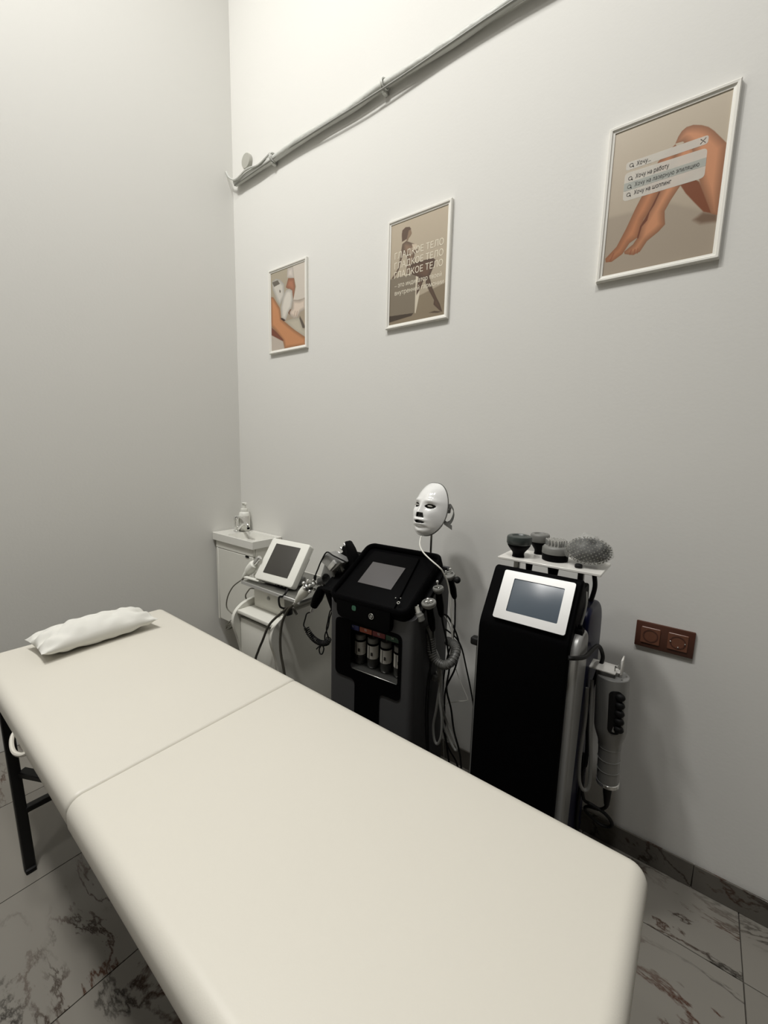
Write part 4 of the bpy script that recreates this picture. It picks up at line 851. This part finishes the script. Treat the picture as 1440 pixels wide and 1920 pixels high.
def blue(b):
    prof = [(-.315, .05), (-.330, .40), (-.305, .70), (-.300, .93), (-.27, .955), (-.16, .955), (-.085, .90), (-.075, .80), (-.075, .05)]
    prism(b, rpoly(prof, .05, 7), lambda u, w, d: (d, u, w), 1.935, 2.180, .012, 4)
part('rear_housing', blue, 'navy', tw, angle=50)
part('base_skirt', lambda b: box(b, (1.92, -.44, .03), (2.17, -.08, .055), .004), 'blackplas', tw)
for x in (1.945, 2.145):
    for y in (-.40, -.12): part('caster', lambda b: lathe(b, [(.013, -.009), (.0145, -.005), (.0145, .005), (.013, .009)], axm((x, y, .0150), (1, 0, 0)), 18), 'rubber', tw)
# screen plane: from (y -.445, z .929) up to (y -.35, z 1.046)
SA = math.atan2(.089, .136); SMx = Matrix.Translation((1.946, -.4465, .9215)) @ Matrix.Rotation(-SA, 4, 'X')
def sprism(b, pts, d0, d1, bev=.001): xf(b, prism(b, pts, lambda u, v, d: (u, d, v), d0, d1, bev), SMx)
bz = part('screen_bezel', lambda b: None, 'alu', tw) if False else None
def bezel(b):
    ring(b, rrect(0, 0, .2035, .150, .006, 4), rrect(.034, .026, .178, .128, .003, 3), -.0045, .006); xf(b, b.verts[:], SMx)
bz = part('screen_bezel', bezel, 'alu', tw, angle=30)
part('display', lambda b: sprism(b, rrect(.033, .025, .179, .129, .003, 3), -.0022, .001, .0003), 'screenblue', tw)
part('left_hook', lambda b: (box(b, (1.862, -.412, .795), (1.898, -.385, .820), .006, 3), box(b, (1.893, -.41, .79), (1.908, -.385, .82), .002, 1)), 'rubber', tw)
part('left_rod', lambda b: tube(b, [(1.884, -.4, .796), (1.884, -.4, .06)], .004, 8), 'steel', tw)
for x in (1.930, 2.131): part('shelf_post', lambda b: (box(b, (x-.009, -.232, .90), (x+.009, -.216, 1.062), .002, 1)), 'steel', tw)
for x in (1.948, 2.15): part('rear_cable', lambda b: tube(b, [(x+.012, -.205, 1.05), (x+.018, -.2, 1.0), (x+.008, -.2, .94)], .007, 8), 'rubber', tw)
sh = part('top_shelf', lambda b: box(b, (1.893, -.304, 1.062), (2.198, -.150, 1.070), .0015, 1), 'acryl', tw)
part('bolt', lambda b: lathe(b, [(.010, 0), (.011, .003), (.0105, .009), (.008, .011), (0, .011)], Matrix.Translation((2.131, -.272, 1.0702)), 18), 'rubber', sh)
part('side_clip', lambda b: (box(b, (2.158, -.395, .905), (2.182, -.365, .928), .004), lathe(b, [(.006, 0), (.006, .01)], axm((2.172, -.38, .928), (0, 0, 1)), 12)), 'blackplas', tw)
part('side_rod', lambda b: tube(b, [(2.172, -.378, .93), (2.176, -.35, .985), (2.170, -.33, 1.02)], .003, 7), 'steel', tw)
# white acrylic bracket with the steel handpiece
br = part('side_bracket', lambda b: (box(b, (2.172, -.232, .752), (2.252, -.168, .757), .0015, 1), box(b, (2.172, -.232, .715), (2.1765, -.168, .757), .0015, 1), box(b, (2.262, -.220, .752), (2.267, -.182, .800), .0015, 1), box(b, (2.250, -.215, .7525), (2.266, -.190, .7565), .001, 1)), 'acryl', tw)
part('bracket_screw', lambda b: (lathe(b, [(.004, 0), (.004, .002)], axm((2.1768, -.215, .728), (1, 0, 0)), 12), lathe(b, [(.004, 0), (.004, .002)], axm((2.1768, -.185, .728), (1, 0, 0)), 12)), 'steel', br)
gn = thing('steel_handpiece', 'large brushed cylindrical handpiece with black finger grip hanging beside the tower', 'handpiece', (2.245, -.2, .70))
GA = Matrix.Translation((2.242, -.200, .7385)) @ Matrix.Rotation(R(-3), 4, 'Y')
part('barrel', lambda b: lathe(b, [(.028, -.352), (.031, -.348), (.031, -.240), (.034, -.215), (.043, -.185), (.0455, -.17), (.0455, -.002), (.0440, 0), (0, 0)], GA, 40), 'silver', gn, angle=35)
for z in (-.235, -.275, -.312): part('ring', lambda b: torus(b, .0312, .0013, GA @ Matrix.Translation((0, 0, z)), 36, 6), 'silver', gn)
part('end_ring', lambda b: lathe(b, [(.026, -.366), (.033, -.362), (.033, -.352), (.030, -.350)], GA, 32), 'chrome', gn)
def grip(b):
    pts = rrect(-.019, -.168, .019, -.030, .016, 6)
    prism(b, pts, lambda u, v, d: GA @ Vector((.046*math.sin(u/.046+.38)*(d/.046), -.046*math.cos(u/.046+.38)*(d/.046), v)), .040, .0475, .001, 1)
gp = part('grip_pad', grip, 'rubber', gn, angle=50)
for k in range(5):
    z = -.048-.0255*k; a = .62
    part('finger_ridge', lambda b: ball(b, GA @ Vector((.046*math.sin(a), -.046*math.cos(a), z)), .0118, 16, (1.25, 1, 1)), 'rubber', gp)
for a in (.3, 1.2, 2.6): part('screw', lambda b: lathe(b, [(.0028, 0), (.0028, .001), (0, .001)], GA @ Matrix.Translation((.036*math.cos(a-1), .036*math.sin(a-1), 0)), 10), 'steel', gn)
part('hang_loop', lambda b: tube(b, [GA @ Vector((.006, -.012, 0)), GA @ Vector((.008, -.016, .035)), (2.252, -.215, .77), (2.257, -.20, .775), (2.257, -.19, .74)], .0016, 6), 'steel', gn)
part('connector', lambda b: lathe(b, [(.005, -.445), (.008, -.435), (.012, -.395), (.014, -.366)], GA, 18), 'rubber', gn)
part('cable', lambda b: tube(b, [(2.2645, -.2, .300), (2.262, -.2, .288), (2.246, -.2, .272), (2.215, -.2, .264), (2.205, -.195, .245), (2.222, -.19, .225), (2.255, -.188, .212), (2.281, -.19, .222), (2.284, -.195, .245), (2.262, -.2, .268), (2.225, -.205, .280), (2.200, -.208, .290), (2.190, -.21, .36), (2.187, -.212, .45)], .0052, 8), 'rubber', gn)
tag(part('hanging_cable', lambda b: tube(b, [(2.166, -.462, .872), (2.178, -.455, .872), (2.194, -.41, .862), (2.196, -.35, .852), (2.196, -.28, .84), (2.197, -.22, .825), (2.203, -.19, .800), (2.208, -.185, .772), (2.200, -.19, .735), (2.194, -.20, .700), (2.186, -.21, .655), (2.182, -.212, .613), (2.188, -.212, .56), (2.194, -.212, .50), (2.196, -.212, .42), (2.190, -.212, .385), (2.186, -.21, .22), (2.20, -.2, .06), (2.22, -.2, .008)], .006, 9), 'rubber'), 'thick black cable wrapped around the right side of the tower', 'cable')
tag(part('hanging_cable', lambda b: tube(b, [(2.186, -.26, .70), (2.190, -.27, .60), (2.188, -.28, .48), (2.192, -.275, .40), (2.205, -.265, .365), (2.218, -.255, .38), (2.214, -.25, .46), (2.204, -.245, .56), (2.196, -.235, .66), (2.19, -.22, .71)], .0055, 8), 'cablesilver'), 'grey translucent cable looped between the tower and steel handpiece', 'cable')
# ------------------------------------------------------------------ heads on the shelf
def cup_head(x, y, r, label, capm, g=None):
    t = thing('massage_head', label, 'massage head', (x, y, 1.0705), group=g)
    M0 = Matrix.Translation((x, y, 1.0705))
    part('base_cup', lambda b: lathe(b, [(r*.50, 0), (r*.46, .008), (r*.48, .014), (r*.80, .030), (r*.92, .038), (r*.92, .042)], M0, 32), 'blackplas', t, angle=50)
    part('cap', lambda b: lathe(b, [(r*.95, .042), (r, .045), (r, .062), (r*.96, .067), (r*.85, .0695), (r*.62, .0695), (r*.55, .066), (0, .0655)], M0, 36), capm, t, angle=40)
cup_head(1.945, -.262, .039, 'round massage head with dark green cap at the left shelf end', 'greenblack')
cup_head(1.985, -.178, .031, 'smaller round massage head with grey cap behind the dark green one', 'greyplas')
pb = thing('pin_massage_head', 'round head with a crown of metal pins in the middle of the shelf', 'massage head', (2.050, -.225, 1.0705))
P0 = Matrix.Translation((2.050, -.225, 1.0705))
part('base', lambda b: lathe(b, [(.036, 0), (.039, .002), (.040, .022)], P0, 36), 'blackplas', pb, angle=50)
part('collar', lambda b: lathe(b, [(.0400, .022), (.0405, .024), (.040, .040), (.035, .046), (0, .0465)], P0, 36), 'greyplas', pb, angle=50)
k = 0
for i in range(-3, 4):
    for j in range(-3, 4):
        u = (i+.5*(j % 2))*.0100; v = j*.0087
        if math.hypot(u, v) > .031: continue
        part('metal_pin', lambda b: lathe(b, [(.0032, .045), (.0032, .064), (.0024, .0665), (0, .067)], P0 @ Matrix.Translation((u, v, 0)), 8), 'chrome', pb)
wr = thing('wrapped_head', 'dark round head wrapped in clear bubble wrap at the right shelf end', 'massage head', (2.145, -.225, 1.0705))
part('head', lambda b: ball(b, (2.145, -.225, 1.117), 1, 32, (.058, .050, .036)), 'rubber', wr)
def wrapf(b):
    v = ball(b, (0, 0, 0), 1, 48, (.068, .060, .044))
    for q in b.verts:
        n_ = noise.noise(q.co*55)*.006+noise.noise(q.co*25+Vector((3, 3, 3)))*.006; q.co += q.co.normalized()*n_
        if q.co.z < -.040: q.co.z = -.040+(q.co.z+.040)*.1
        if q.co.z > .03 and abs(q.co.x) < .02: q.co.z += .008
    b.transform(Matrix.Translation((2.145, -.225, 1.1155)))
part('bubble_wrap_sheet', wrapf, 'wrap', wr, angle=30)
def bubbles(b):
    n = 330
    for i in range(n):
        ph = math.acos(1-2*(i+.5)/n); t = PI*(1+5**.5)*i; d = Vector((math.cos(t)*math.sin(ph)*.063, math.sin(t)*math.sin(ph)*.055, math.cos(ph)*.040))
        if d.z < -.036: continue
        bmesh.ops.create_icosphere(b, subdivisions=1, radius=.0022, matrix=Matrix.Translation(d+Vector((2.145, -.225, 1.1165))))
part('bubbles', bubbles, MAT['cablegrey'], wr, angle=80)['kind'] = 'stuff'
for x, y, r, l in ((1.968, -.215, .013, 'black tapered grip hanging under the left shelf end'), (2.048, -.225, .019, 'black tapered grip hanging under the middle of the shelf')):
    tag(part('hanging_grip', lambda b: lathe(b, [(r*.6, -.085), (r*.7, -.05), (r, -.002), (r*1.05, 0)], Matrix.Translation((x, y, 1.0615)), 22), 'blackplas'), l, 'handpiece')
